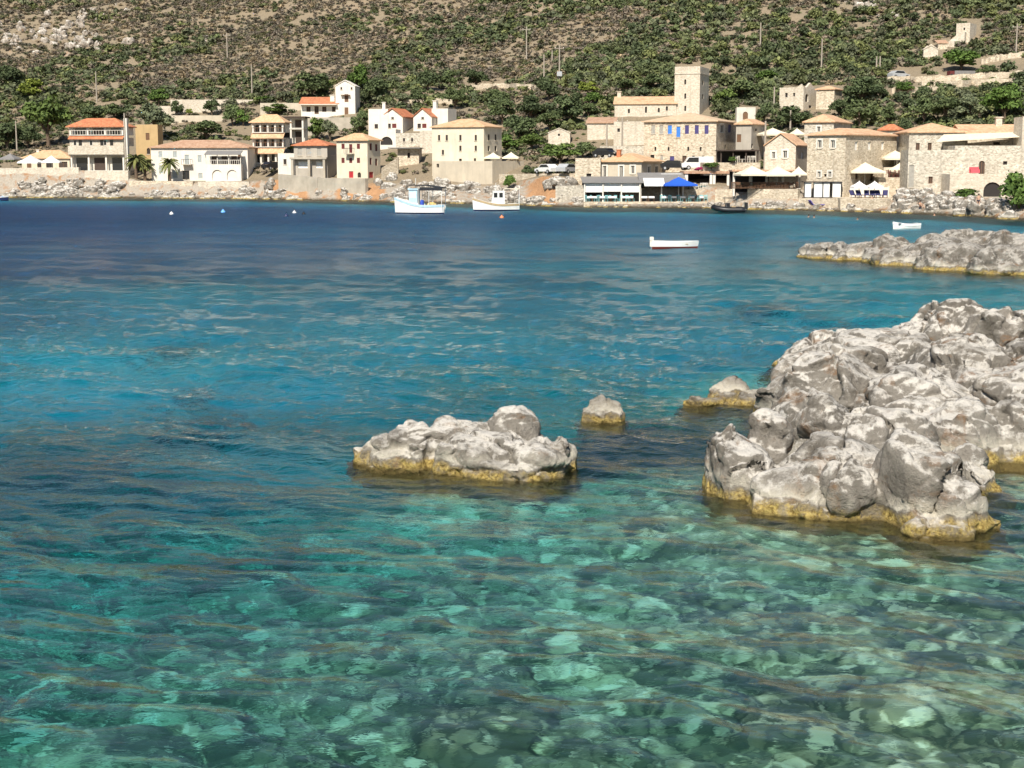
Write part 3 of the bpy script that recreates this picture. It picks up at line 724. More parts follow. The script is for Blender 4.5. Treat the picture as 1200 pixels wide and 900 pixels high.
STY = {'dark': (WOODD, DARK), 'glass': (WOODD, GLASSD), 'blue': (BLUE, BLUE), 'purple': (PURPLE, PURPLE), 'grey': (GREYSH, GREYSH), 'pale': (PALESH, PALESH), 'red': (REDP, REDP),
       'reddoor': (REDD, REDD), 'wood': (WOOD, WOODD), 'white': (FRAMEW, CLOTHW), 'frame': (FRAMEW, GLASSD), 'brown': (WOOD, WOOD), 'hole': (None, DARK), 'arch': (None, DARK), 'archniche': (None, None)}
def child(mb, name, mat, parent, smooth=False):
    return mb.build(name, mat, parent, smooth)

def face_cells(mb, M, s0, s1, z0, z1, holes, depth, mi=0):
    """wall face in the (s, z) plane with rectangular or arched openings and their reveals; M maps (s, out, z) to local"""
    ss = sorted({s0, s1, *[h[0] for h in holes], *[h[1] for h in holes]}); zs = sorted({z0, z1, *[h[2] for h in holes], *[h[3] for h in holes]})
    ss = [s for s in ss if s0 <= s <= s1]; zs = [z for z in zs if z0 <= z <= z1]
    for a, b in zip(ss, ss[1:]):
        for c, d in zip(zs, zs[1:]):
            ms, mz = (a + b) / 2, (c + d) / 2
            if any(h[0] < ms < h[1] and h[2] < mz < h[3] for h in holes): continue
            mb.quad([M @ Vector((s, 0, z)) for s, z in ((a, c), (b, c), (b, d), (a, d))], mi)
    for h in holes:
        a, b, c, d, arch = h
        def q(pts): mb.quad([M @ Vector(p) for p in pts], mi)
        if not arch:
            q([(a,0,c),(a,-depth,c),(a,-depth,d),(a,0,d)]); q([(b,0,c),(b,0,d),(b,-depth,d),(b,-depth,c)])
            q([(a,0,d),(a,-depth,d),(b,-depth,d),(b,0,d)]); q([(a,0,c),(b,0,c),(b,-depth,c),(a,-depth,c)])
        else:
            r = (b - a) / 2; zc = d - r; n = 8; mid = (a + b) / 2
            arc = [(mid - r * math.cos(math.pi * i / n), zc + r * math.sin(math.pi * i / n)) for i in range(n + 1)]
            q([(a,0,c),(a,-depth,c),(a,-depth,zc),(a,0,zc)]); q([(b,0,c),(b,0,zc),(b,-depth,zc),(b,-depth,c)]); q([(a,0,c),(b,0,c),(b,-depth,c),(a,-depth,c)])
            for i in range(n):
                (x0, y0), (x1, y1) = arc[i], arc[i+1]
                q([(x0,0,y0),(x0,-depth,y0),(x1,-depth,y1),(x1,0,y1)])
                corner = (a, d) if i < n // 2 else (b, d)
                mb.quad([M @ Vector((x0,0,y0)), M @ Vector((x1,0,y1)), M @ Vector((corner[0],0,corner[1]))], mi)
            mb.quad([M @ Vector((arc[n//2][0],0,d)), M @ Vector((a,0,d)), M @ Vector((b,0,d))], mi)

FACADES = []
class House:
    """a building whose near corner stands on photo column pxc; its left face runs back to px0, its right face to px1"""
    def __init__(s, name, label, cat, px0, pxc, px1, a, py_base, py_eave, Y, mat, M=None, L=None, group=None, found=3.0):
        s.a = R(a); s.C = at(pxc, py_base, Y); s.Y = Y; s.mat = mat
        e1 = Vector((math.cos(s.a), -math.sin(s.a))); e2 = Vector((math.sin(s.a), math.cos(s.a))); s.e1, s.e2 = e1, e2
        k0 = ray(px0, py_base)[0]; k1 = ray(px1, py_base)[0] if px1 else None
        s.L = L or (s.C.x - k0 * s.C.y) / (math.cos(s.a) + k0 * math.sin(s.a))
        if M: s.M = M
        else:
            den = math.sin(s.a) - k1 * math.cos(s.a)
            if den < .03: print('BADFACE', name, den)
            s.M = max(1.5, (k1 * s.C.y - s.C.x) / max(den, .03))
        s.H = at(pxc, py_eave, Y).z - s.C.z
        s.root = empty(name, s.C, -s.a, label, cat, group)
        FACADES.append((px0, px1 or pxc + 3, py_eave - 4, py_base))
        s.found = found; s.op = {'L': [], 'R': []}; s.wins = []
        s.FM = {'L': Matrix(((1,0,0,0),(0,-1,0,0),(0,0,1,0),(0,0,0,1))), 'R': Matrix(((0,1,0,0),(1,0,0,0),(0,0,1,0),(0,0,0,1)))}
    def sz(s, f, px, py):
        k, kz = ray(px, py); C = Vector((s.C.x, s.C.y)); D = Vector((k, 1))
        nrm, e = (s.e2, s.e1) if f == 'L' else (s.e1, s.e2)
        t = C.dot(nrm) / D.dot(nrm)
        return (D * t - C).dot(e), HC + kz * t - s.C.z
    def win(s, f, px, py, w, h, style='dark', arch=False, grow=0.0):
        s0, zc = s.sz(f, px - w / 2, py); s1, _ = s.sz(f, px + w / 2, py); sc = abs(s.Y) / F
        if s0 > s1: s0, s1 = s1, s0
        lo, hi = (-s.L, 0) if f == 'L' else (0, s.M)
        s0, s1 = max(s0, lo + .12), min(s1, hi - .12)
        z0, z1 = zc - h / 2 * sc, min(zc + h / 2 * sc, s.H - .1)
        z0 = max(z0, 0.02)
        if s1 - s0 < .15 or z1 - z0 < .2: return s
        arch = arch or style in ('arch', 'archniche')
        s.op[f].append((s0, s1, z0, z1, arch)); s.wins.append((f, s0, s1, z0, z1, style, arch)); return s
    def walls(s, top='flat', peak=0.0, parapet=0.0, depth=.22):
        mb = MB(); L, M, H = s.L, s.M, s.H
        face_cells(mb, s.FM['L'], -L, 0, -s.found, H, s.op['L'], depth); face_cells(mb, s.FM['R'], 0, M, -s.found, H, s.op['R'], depth)
        z0 = -s.found
        mb.quad([(-L, M, z0), (-L, 0, z0), (-L, 0, H), (-L, M, H)][::1]); mb.quad([(0, M, z0), (-L, M, z0), (-L, M, H), (0, M, H)])
        if top == 'gable_left':      # triangle on the left face, ridge runs back
            for y in (0, M): mb.quad([(-L, y, H), (0, y, H), (-L / 2, y, H + peak)])
        elif top == 'gable_right':
            for x in (0, -L): mb.quad([(x, 0, H), (x, M, H), (x, M / 2, H + peak)])
        elif top == 'flat':
            mb.quad([(-L, 0, H), (0, 0, H), (0, M, H), (-L, M, H)])
            if parapet:
                t = .22
                for x0, x1, y0, y1 in ((-L, 0, 0, t), (-L, 0, M - t, M), (-L, -L + t, t, M - t), (-t, 0, t, M - t)): mb.box(x0, x1, y0, y1, H - .01, H + parapet)
        s.wall = child(mb, 'wall', s.mat, s.root)
        for f, s0, s1, z0, z1, st, arch in s.wins:
            fm, pm = STY[st]; T = s.FM[f]; dd = depth
            door = z0 < .15
            if fm is None:
                if pm is None:
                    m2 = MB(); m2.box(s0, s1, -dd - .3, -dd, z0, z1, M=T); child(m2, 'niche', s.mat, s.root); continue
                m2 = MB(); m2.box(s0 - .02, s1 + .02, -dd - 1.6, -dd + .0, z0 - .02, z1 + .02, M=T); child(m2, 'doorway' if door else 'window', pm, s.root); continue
            t = min(.09, (s1 - s0) * .16); m1 = MB()
            o = -.06 if st in ('blue', 'purple', 'grey', 'pale', 'red', 'brown', 'reddoor') else -.13
            m1.box(s0, s1, o - .05, o, z1 - t, z1, M=T).box(s0, s1, o - .05, o, z0, z0 + t, M=T)
            for b0, b1 in ((s0, s0 + t), (s1 - t, s1)): m1.box(b0, b1, o - .05, o, z0 + t, z1 - t, M=T)
            c = (s0 + s1) / 2; m1.box(c - t * .35, c + t * .35, o - .045, o + .004, z0 + t, z1 - t, M=T)
            w = child(m1, 'door' if door else 'window', fm, s.root)
            m2 = MB(); m2.box(s0 + t, s1 - t, o - .09, o - .03, z0 + t, z1 - t, M=T)
            child(m2, 'door_panel' if door else ('shutter' if fm is pm else 'pane'), pm, w)
            if not door and st in ('dark', 'frame', 'glass', 'blue', 'grey'):
                m3 = MB(); m3.box(s0 - .08, s1 + .08, -.02, .09, z0 - .1, z0 - .004, M=T); child(m3, 'sill', STONEP, w)
            if st == 'frame':
                m3 = MB(); q = .22
                m3.box(s0 - q, s0, -.05, .04, z0, z1 + q, M=T).box(s1, s1 + q, -.05, .04, z0, z1 + q, M=T).box(s0, s1, -.05, .04, z1, z1 + q, M=T); child(m3, 'surround', FRAMEW, w)
        return s
    def roof(s, kind, py_ridge, mat, ov=.35, ridge_frac=None):
        L, M, H = s.L, s.M, s.H
        Yr = s.C.y + (M * math.cos(s.a) + L * math.sin(s.a)) / 2
        pk = max(.5, at(600, py_ridge, Yr).z - s.C.z - H); s.pk = pk
        x0, x1, y0, y1 = -L - ov, ov, -ov, M + ov; t = .14; zb = H + .012
        mb = MB()
        if kind == 'hip':
            if (x1 - x0) >= (y1 - y0): i = (y1 - y0) / 2 * (ridge_frac or 1); r0, r1 = (x0 + i, (y0 + y1) / 2), (x1 - i, (y0 + y1) / 2)
            else: i = (x1 - x0) / 2 * (ridge_frac or 1); r0, r1 = ((x0 + x1) / 2, y0 + i), ((x0 + x1) / 2, y1 - i)
            A = [(x0, y0), (x1, y0), (x1, y1), (x0, y1)]
            for p, q in zip(A, A[1:] + A[:1]): mb.quad([(*p, zb), (*q, zb), (*q, zb + t), (*p, zb + t)])
            mb.quad([(*p, zb) for p in reversed(A)])
            a, b, c, d = [(*p, zb + t) for p in A]; R0, R1 = (*r0, zb + pk), (*r1, zb + pk)
            if (x1 - x0) >= (y1 - y0): mb.quad([a, b, R1, R0]); mb.quad([c, d, R0, R1]); mb.quad([b, c, R1]); mb.quad([d, a, R0])
            else: mb.quad([a, b, R0]); mb.quad([b, c, R1, R0]); mb.quad([c, d, R1]); mb.quad([d, a, R0, R1])
        elif kind == 'gable_left':
            xm = -L / 2
            sl = (pk) / (L / 2)
            for sgn in (-1, 1):
                xe = xm + sgn * (L / 2 + ov); ze = H - sl * ov
                P = [(xe, y0, ze), (xm, y0, H + pk), (xm, y0, H + pk + t), (xe, y0, ze + t)]
                mb.prism([(p[0], p[1], p[2] + .012) for p in P], (0, y1 - y0, 0))
        elif kind == 'gable_right':
            ym = M / 2; sl = pk / (M / 2)
            for sgn in (-1, 1):
                ye = ym + sgn * (M / 2 + ov); ze = H - sl * ov
                P = [(x0, ye, ze), (x0, ym, H + pk), (x0, ym, H + pk + t), (x0, ye, ze + t)]
                mb.prism([(p[0], p[1], p[2] + .012) for p in P], (x1 - x0, 0, 0))
        elif kind == 'shed':
            mb.prism([(x0, y0, zb), (x0, y1, zb + pk), (x0, y1, zb + pk + t), (x0, y0, zb + t)], (x1 - x0, 0, 0))
        s.roofo = child(mb, 'roof', mat, s.root); return s
    def peak(s, py_ridge):
        Yr = s.C.y; return max(.4, at(600, py_ridge, Yr).z - s.C.z - s.H)
    def chimney(s, x, y, h, w=.5, mat=None, base=None):
        m = MB(); b = s.H if base is None else base; m.box(x - w/2, x + w/2, y - w/2, y + w/2, b, b + h); m.box(x - w*.65, x + w*.65, y - w*.65, y + w*.65, b + h + .003, b + h + .12)
        child(m, 'chimney', mat or WHITE, getattr(s, 'roofo', s.wall)); return s
    def balcony(s, f, px, py, w, dep=1.0, rail=IRON):
        s0, z = s.sz(f, px - w / 2, py); s1, _ = s.sz(f, px + w / 2, py); T = s.FM[f]
        if s0 > s1: s0, s1 = s1, s0
        m = MB(); m.box(s0, s1, .0, dep, z - .12, z, M=T); b = child(m, 'balcony', CONC, s.root)
        m = MB(); m.box(s0, s1, dep - .05, dep, z + .85, z + .92, M=T)
        n = max(3, int((s1 - s0) / .35))
        for i in range(n + 1): x = s0 + (s1 - s0 - .04) * i / n; m.box(x, x + .04, dep - .045, dep - .005, z, z + .85, M=T)
        for x in (s0, s1 - .05): m.box(x, x + .05, 0, dep - .05, z + .85, z + .92, M=T)
        child(m, 'railing', rail, b); return s
def loggia(h, levels, mat_slab=WHITE, backmat=DIRTYW, post=WHITE, nposts=4, back=2.0):
    """front with open storeys: levels are (py_top, py_bottom, kind) on the left face"""
    L, M = h.L, h.M; Yc = h.C.y
    def z(py): return at(600, py, Yc).z - h.C.z
    for pt, pb, kind in levels:
        z1, z0 = z(pt), z(pb)
        if kind[0] == 'solid':
            m = MB(); m.box(-L, 0, 0, M, z0 - (0 if pb < 195 else 0), z1); o = child(m, 'storey', kind[1], h.root)
        elif kind[0] == 'band':
            m = MB(); m.prism([(-L - .1, -.55, z0), (-L - .1, .4, z1), (-L - .1, .4, z1 - .15), (-L - .1, -.55, z0 - .12)], (L + .2, 0, 0)); child(m, 'eave_band', kind[1], h.root)
        elif kind[0] == 'parapet':
            m = MB(); m.box(-L - .15, .15, -.5, -.3, z0, z1); m.box(-L - .15, .15, -.3, M, z0 - .2, z0); child(m, 'parapet', kind[1], h.root)
        elif kind[0] == 'open':
            m = MB(); m.box(-L, 0, back, M, z0, z1); m.box(-L, 0, 0, M, z1 - .18, z1 + .004); m.box(-L, 0, 0, back - .004, z0 - .1, z0 + .05)
            st = child(m, 'storey', backmat, h.root)
            for i in range(nposts + 1):
                m = MB(); x = -L + .18 + (L - .36) * i / nposts; m.box(x - .16, x + .16, .05, .37, z0 + .05, z1 - .18); child(m, 'post', post, h.root)
            m = MB(); n = nposts * 2
            for i in range(nposts):
                x = -L + L * (i + .5) / nposts
                d = MB(); d.box(x - L / nposts * .3, x + L / nposts * .3, back - .12, back - .004, z0 + .06, z0 + (z1 - z0) * .8); child(d, 'door', WOODD if i % 2 else GLASSD, st)
            if len(kind) > 1:
                m = MB(); m.box(-L, 0, .02, .08, z0 + .80, z0 + .88)
                k = max(4, int(L / .5))
                for i in range(k + 1): x = -L + .04 + (L - .1) * i / k; m.box(x - .03, x + .03, .03, .07, z0 + .05, z0 + .80)
                child(m, 'railing', kind[1], h.root)
def wall_strip(name, label, pxs, d, py_top, zb, mat, thick=.7, cat='wall', group=None, dy=0.0, crenel=0.0):
    """free-standing wall that follows the shore at distance d; pxs list of columns, py_top photo rows of its top"""
    pts = []
    for px, py in zip(pxs, py_top):
        Y = float(shoreY(px)) + d; pts.append(at(px, py, Y))
    c = pts[0].copy(); o = empty(name, (c.x, c.y, 0), 0, label, cat, group) if False else None
    mb = MB()
    n = []
    for p in pts:
        p = p - Vector((c.x, c.y, 0)); n.append(p)
    for p, q in zip(n, n[1:]):
        dr = Vector((q.x - p.x, q.y - p.y, 0)).normalized(); nb = Vector((-dr.y, dr.x, 0)) * thick
        A = [(p.x, p.y, zb), (q.x, q.y, zb), (q.x, q.y, q.z), (p.x, p.y, p.z)]
        mb.prism(A, nb)
    ob = mb.build(name, mat); ob.location = (c.x, c.y, 0)
    return tag(ob, label, cat, group)
# ------------------------------------------------------------------ the village, left to right
def sy(px, d): return float(shoreY(px)) + d
# low tavern with orange roof
h = House('tavern_building', 'low tavern with a tan-orange roof behind a stone sea wall, leftmost in the village', 'building', 26, 82, None, 6, 198, 186, sy(50, 14), CREAM, M=6)
h.win('L', 46, 193, 5, 6, 'dark').win('L', 58, 193, 8, 7, 'dark').win('L', 74, 193, 10, 7, 'wood').win('L', 34, 193, 5, 7, 'brown').walls().roof('hip', 176, T_TAN)
h.chimney(-h.L + 2.2, 2.5, 1.6, .5)
# three-storey guest house with red roof
h = House('guest_house', 'three-storey guest house with red hipped roof and red middle canopy, on the far left', 'building', 83, 146, 158, 8, 200, 149, sy(115, 11), DIRTYW, found=2.5)
mbx = MB(); h.mat = DIRTYW
loggia(h, [(181, 200, ('open',)), (171, 181, ('parapet', STONEP)), (161, 171, ('solid', STONEP)), (158.5, 162.5, ('band', T_RED)), (148.5, 158, ('open', WHITE))], post=WHITE, nposts=3, back=1.2)
for i, x in enumerate((.10, .2, .4, .6, .66, .78)):
    m = MB(); xx = -h.L + h.L * x; zt = at(600, 164, h.C.y).z - h.C.z; m.box(xx - .32, xx + .32, -.03, .12, zt - 1.0, zt); w_ = child(m, 'window', WOODD if i % 2 else FRAMEW, h.root)
    m = MB(); m.box(xx - .24, xx + .24, -.045, -.035, zt - .92, zt - .08); child(m, 'pane', GLASSD, w_)
m = MB(); m.box(-h.L, 0, 0, h.M, -2.5, -.12); child(m, 'foundation', STONEP, h.root)
h.roof('hip', 138.5, T_RED, .5)
m = MB(); m.box(.3, .9, -.4, .4, -1, h.H + 1.6); child(m, 'chimney', WHITE, h.root)
# ochre tower house
h = House('tower_house', 'square flat-topped ochre tower house between the red-roofed guest house and the long white house', 'building', 160, 186, 192, 14, 190, 147.5, sy(176, 24), OCHRE)
h.win('L', 173, 160, 4.5, 8, 'brown').win('L', 174, 177, 4, 7, 'dark', arch=True).walls('flat', parapet=.25)
# long white house
h = House('long_house', 'long two-storey white house with weathered low roof and two blind arches by the quay', 'building', 178, 291, None, 5, 213, 173.5, sy(235, 12), WHITE, M=9)
for x in (188, 205): h.win('L', x, 181, 4.5, 7, 'pale')
h.win('L', 219, 187, 5, 11, 'pale').win('L', 234, 186, 4.5, 8, 'pale').win('L', 189, 198.5, 5, 9, 'pale').win('L', 205, 204, 6, 9, 'pale').win('L', 218, 205, 8, 10, 'glass').win('L', 235, 206, 5, 6, 'pale')
h.win('L', 281, 186, 4, 9, 'brown').walls().roof('hip', 164, T_OLD, .4); h.balcony('L', 220, 192.5, 11); h.chimney(-h.L + 6.5, 6, 1.2, .7)
# veranda wing of the long house
v = House('veranda_wing', 'projecting white wing with a canopied veranda above two arches', 'building', 241, 283, None, 5, 213, 192.5, sy(262, 10.6), WHITE, M=1.4); rw = v.root
v.win('L', 254.5, 205, 12, 12, 'archniche').win('L', 272, 205, 12, 12, 'archniche').walls('flat')
m = MB(); zc = at(600, 179.5, v.C.y).z - v.C.z
m.prism([(-v.L, -.5, zc - .3), (-v.L, 1.45, zc + .35), (-v.L, 1.45, zc + .47), (-v.L, -.5, zc - .18)], (v.L, 0, 0)); c_ = child(m, 'canopy', METALG, rw)
for x in np.linspace(-v.L + .1, -.1, 4): m = MB(); m.box(x - .06, x + .06, .05, .17, v.H, zc - .05); child(m, 'post', WHITE, rw)
m = MB(); m.box(-v.L, 0, .02, .1, v.H + .7, v.H + .78)
for x in np.linspace(-v.L + .05, -.05, 18): m.box(x - .03, x + .03, .03, .09, v.H, v.H + .7)
child(m, 'railing', WHITE, rw)
for x in (.25, .52, .8):
    m = MB(); m.box(-v.L * x - .5, -v.L * x + .5, 1.38, 1.43, v.H + .05, zc - .5); child(m, 'door', WOODD, rw)
# stepped ochre-roofed hotel
h = House('balcony_house', 'three-storey house with stacked ochre roof bands and dark balconies beside the lane', 'building', 296, 333, 340, 10, 191, 144, sy(315, 22), DIRTYW, found=3)
loggia(h, [(179, 191, ('open',)), (172.5, 179.5, ('band', T_OR)), (161.5, 172, ('open', WOOD)), (155.5, 161.5, ('band', T_OR)), (144.5, 155, ('open', WOOD))], post=WHITE, nposts=4, back=1.4)
m = MB(); m.box(-h.L, 0, 0, h.M, -3, -.12); child(m, 'foundation', CONC, h.root)
h.roof('hip', 134, T_TAN, .45)
# unfinished frame building behind it
h = House('frame_building', 'unfinished white frame building with flat dark roof beside the balcony house', 'building', 326, 356, 361, 8, 168, 138, sy(340, 32), DIRTYW, found=2)
loggia(h, [(138, 150, ('open',)), (150.5, 168, ('open',))], post=WHITE, nposts=2, back=1.5)
m = MB(); m.box(-h.L - .5, .5, -.5, h.M, h.H + .005, h.H + .25); child(m, 'roof', WOODD, h.root)
# upper white house with tower
p0 = hit(385, 138)
h = House('white_villa', 'bright white hillside house with long red roof and porch, left of a gabled tower', 'building', 353, 396, None, 4, 137, 121, p0.y, WHITE, M=6)
for x in (361.5, 371, 380, 391.5): h.win('L', x, 128 if x != 371 else 129, 5, 6 if x != 371 else 9, 'wood')
h.walls().roof('gable_right', 114.5, T_RED, .4); h.chimney(-1.2, 1.0, 1.6, .9)
m = MB(); m.box(-h.L, 0, -1.3, 0, h.H - .35, h.H - .2); child(m, 'porch_roof', WHITE, h.root)
h = House('gabled_tower', 'tall narrow white gabled tower house joined to the red-roofed hillside villa', 'building', 393.5, 416.5, None, 4, 137, 101, p0.y - .6, WHITE, M=6)
h.win('L', 406, 115, 4.5, 9, 'brown').win('L', 406, 130.5, 4.5, 9, 'brown').win('L', 400, 103.5, 2, 2.6, 'dark').win('L', 412, 103.5, 2, 2.6, 'dark')
pk = h.peak(95.3); h.walls('gable_left', pk).roof('gable_left', 95.3, WHITE, .12)
m = MB(); m.box(-2.9, -1.0, -.7, 0, 4.35, 4.45); child(m, 'door_hood', WOOD, h.root)
yw = hit(385, 154).y - .5; hw_ = at(385, 137.6, yw).z - at(385, 154, yw).z
wall_t = tag(MB().box(0, (yw / F) * 63, 0, p0.y - yw - 1.4, -2, hw_).build('retaining_wall', CONC), 'tall concrete retaining wall under the white hillside villa', 'wall')
wall_t.location = at(353, 154, yw)
# grey house with pillars
h = House('grey_house', 'grey two-storey house with low red roof over an open concrete ground floor', 'building', 345, 384, 396, 12, 207, 171, sy(365, 8), GREY)
for x in (351.5, 361.5, 374): h.win('L', x, 178, 5, 9, 'grey')
h.win('L', 357, 193, 16, 8, 'white').win('L', 376, 193, 12, 8, 'white').win('R', 390, 178, 4, 7, 'grey').walls().roof('hip', 162.5, T_RED, .4)
m = MB(); zz = at(600, 186.5, h.C.y).z - h.C.z; m.box(-h.L - .4, .2, -1.1, 0, zz, zz + .3)
for x in (-h.L, -h.L * .5, -.3): m.box(x - .2, x + .2, -1.0, -.6, -2, zz)
child(m, 'terrace', CONC, h.root)
h = House('small_annex', 'small white flat-roofed annex left of the grey pillared house', 'building', 326, 346, None, 6, 203, 181, sy(336, 9), WHITE, M=4)
h.win('L', 334, 189.5, 3.5, 6, 'dark').win('L', 343, 190, 2.6, 5, 'dark').walls('flat', parapet=.2)
# cream house with ochre pyramid roof
h = House('cream_house', 'cream three-storey house with ochre pyramid roof and dark red shutters at the cliff edge', 'building', 395, 431, 446, 24, 209, 165, sy(425, 9), CREAM)
for x, y in ((402, 171.5), (420, 171.5), (402, 188), (411, 188), (420, 188)): h.win('L', x, y, 3.6, 6, 'red')
h.win('L', 411, 174, 3.6, 10, 'red').win('L', 411.5, 204.5, 5, 7.6, 'reddoor').win('L', 421, 205, 4, 6, 'dark', arch=True)
for y in (172, 189): h.win('R', 434.5, y, 2.6, 8, 'red'); h.win('R', 441, y + 1, 2.6, 8, 'red')
h.win('R', 435, 205, 5, 7, 'reddoor').walls().roof('hip', 156, T_TAN, .4); h.balcony('L', 411, 180, 9)
st = MB(); Ys_ = sy(455, 12); A = at(447, 211, Ys_); B = at(467, 211, Ys_ + 2); tA = at(447, 197, Ys_).z; tB = at(467, 184, Ys_ + 2).z
st.prism([(A.x, A.y, A.z - 3), (B.x, B.y, B.z - 3), (B.x, B.y, tB), (A.x, A.y, tA)], (0, 1.2, 0)); st.prism([(A.x, A.y, A.z - 3), (B.x, B.y, B.z - 3), (B.x, B.y, tB - .5), (A.x, A.y, tA - .5)], (0, -.001, 0)) if False else None
o = st.build('ramp_wall', STONE); tag(o, 'sloping stone ramp wall right of the cream pyramid-roofed house', 'wall')
# white double gabled house
Yg = hit(460, 158).y
h = House('white_block', 'plain white flat-roofed block at the left end of the twin-gabled white house', 'building', 432, 455, None, 6, 158, 129, Yg, WHITE, M=6)
h.win('L', 441, 148, 4, 5, 'dark').walls('flat', parapet=.2); h.chimney(-.9, .8, 1.4, .6)
for nm, a, b, c, lab in (('gabled_house', 448, 472, 484.5, 'left one of two white gabled houses with red roofs above the big cream house'), ('gabled_house', 484.5, 506, 512, 'right one of two white gabled houses with red roofs, next to a white chimney block')):
    h = House(nm, lab, 'building', a, b, c, 16, 152, 136.5, Yg - .7, WHITE, M=7, group='twin white gabled houses')
    h.win('L', (a + b) / 2, 137.5, 3, 4, 'dark').win('L', (a + b) / 2 - 4, 147.5, 4, 5, 'dark').win('L', (a + b) / 2 + 2, 147.5, 5, 5, 'red').walls('gable_left', h.peak(128)).roof('gable_left', 128, T_RED, .25)
h = House('chimney_block', 'white cubic block with a chimney pillar behind the big cream house', 'building', 506, 525, 535, 22, 152, 128, Yg + 1, WHITE)
h.walls('flat', parapet=.15); h.chimney(-h.L + .5, .6, 1.6, .7)
h = House('vaulted_terrace', 'white terrace wall with a dark vaulted opening under the white block', 'terrace', 432, 464, None, 6, 176, 152, hit(448, 176).y, WHITE, M=5)
h.win('L', 453, 165, 14, 9.5, 'arch').walls('flat', parapet=.1)
h = House('stone_terrace', 'two-step grey stone terrace below the twin gabled houses', 'terrace', 464, 492, None, 4, 173, 156, hit(478, 173).y, STONEG, M=6)
h.win('L', 473.5, 164, 2.5, 4, 'dark').win('L', 483, 164, 2.5, 4, 'dark').walls('flat')
h = House('stone_shed', 'tan stone shed with a dark flat canopy left of the big cream house', 'building', 466, 491, None, 4, 194, 174, hit(478, 194).y, STONE, M=4)
h.win('L', 479, 182, 3, 6, 'hole').walls('flat')
m = MB(); m.box(-h.L - 1.5, .3, -1.2, 4, h.H + .01, h.H + .16); child(m, 'canopy', METALG, h.root)
h = House('end_terrace', 'pale stone building end between the stone terrace and the big cream house', 'building', 492, 508, None, 4, 180, 153, hit(500, 180).y, STONEP, M=6).walls('flat')
# big cream house
Yb = sy(560, 17)
h = House('big_cream_house', 'big cream block of a house with an ochre hipped roof and small slit windows', 'building', 506.5, 567, 588, 24, 191.5, 149, Yb, CREAM)
for x in (514.5, 523.5, 539.5, 557.5): h.win('L', x, 161.5, 2.6, 6.5, 'dark')
for x in (539.5, 557.5): h.win('L', x, 173.8, 2.6, 6, 'dark')
h.win('L', 519, 178.5, 2.6, 5.5, 'dark').win('L', 539.5, 188.5, 3.2, 5, 'hole').win('L', 556.5, 188, 2.6, 5, 'dark')
for x in (573, 581): h.win('R', x, 161, 2.4, 7, 'dark'); h.win('R', x, 174, 2.4, 6, 'dark')
h.walls().roof('hip', 139.5, T_TAN, .3)
h = House('garden_wall', 'tall tan wall holding up the garden of the big cream house', 'wall', 507, 577, 614, 38, 218, 191.3, Yb - 5.5, BEIGE, found=2)
h.win('L', 513, 194, 3, 4.5, 'hole').walls('flat', parapet=.35)
GW = h
# stone hut
h = House('stone_hut', 'tiny gabled pale stone hut alone among the bushes', 'building', 642.5, 668, None, 5, 171, 156, hit(655, 171).y, STONEP, M=4)
h.win('L', 655, 158, 2.4, 2.6, 'hole').walls('gable_left', h.peak(151)).roof('gable_left', 151, STONEP, .08)
# beige house above the restaurant
Y0 = sy(750, 9.2)
h = House('beige_house', 'beige single-storey house with framed windows and tan hipped roof above the waterside restaurant', 'building', 702, 751.5, 775.5, 24, 213, 190, Y0, BEIGE)
for x in (708.5, 728, 741.5): h.win('L', x, 202 if x != 741.5 else 199, 4.2, 15 if x != 741.5 else 9.5, 'frame')
for x in (760.5, 769): h.win('R', x, 199, 3.2, 8.5, 'frame')
h.walls().roof('hip', 179.5, T_TAN, .4); h.chimney(-h.L * .62, 1.6, 1.3, .55, T_RED, h.H + .4)
h = House('stone_annex', 'square tan stone annex left of the beige house with one dark opening', 'building', 674, 703.5, None, 5, 219, 186.5, sy(690, 8.7), STONE, M=5)
h.win('L', 690, 207.5, 5.5, 8, 'hole').walls('flat', parapet=.15)
# church long house with keep
Yk = hit(810, 137).y
h = House('stone_tower', 'tall square pale stone tower rising above all the other houses', 'tower', 790, 819.5, 830, 20, 138, 80, Yk, STONEP, found=8)
for y in (96, 112.5, 127): h.win('L', 803, y, 2.2, 6, 'hole', arch=True)
for y in (97, 113): h.win('R', 823.5, y, 1.8, 5, 'hole')
h.walls('flat', parapet=.35)
m = MB(); zb_ = at(600, 86.5, h.C.y).z - h.C.z; m.box(-h.L - .1, .1, -.1, h.M + .1, zb_, zb_ + .16); child(m, 'string_course', STONEG, h.root)
h = House('long_chapel', 'long pale stone hall with orange roof joined to the left side of the tall tower', 'building', 720, 792, None, 7, 152, 121.5, Yk + 1.2, STONEP, M=8, found=6)
for x, y in ((737, 130), (757, 128.5), (772, 129), (781.5, 127)): h.win('L', x, y, 2.4, 5 if x != 757 else 7, 'hole', arch=True)
h.walls().roof('gable_right', 114, T_OR, .25); h.chimney(-h.L + .6, 4, 1.3, .7, STONEP, h.H + 1.0)
h = House('lower_hall', 'lower stone hall with weathered red roof left of the long pale hall', 'building', 688, 720.5, None, 6, 164, 144.5, hit(704, 164).y, STONEP, M=7, found=5).walls().roof('shed', 137.5, T_OLD, .25)
h = House('rampart', 'pale rubble rampart wall below the long stone hall', 'wall', 719, 757, None, 4, 170, 143, hit(737, 170).y - .5, STONEP, M=5, found=4)
h.win('L', 725, 152.5, 3, 4, 'hole').walls('flat', parapet=.1)
h = House('terrace_wall', 'low grey terrace wall behind the beige house roof', 'wall', 703, 757, None, 3, 178, 171, sy(730, 28), STONEG, M=1.2, found=3).walls('flat')
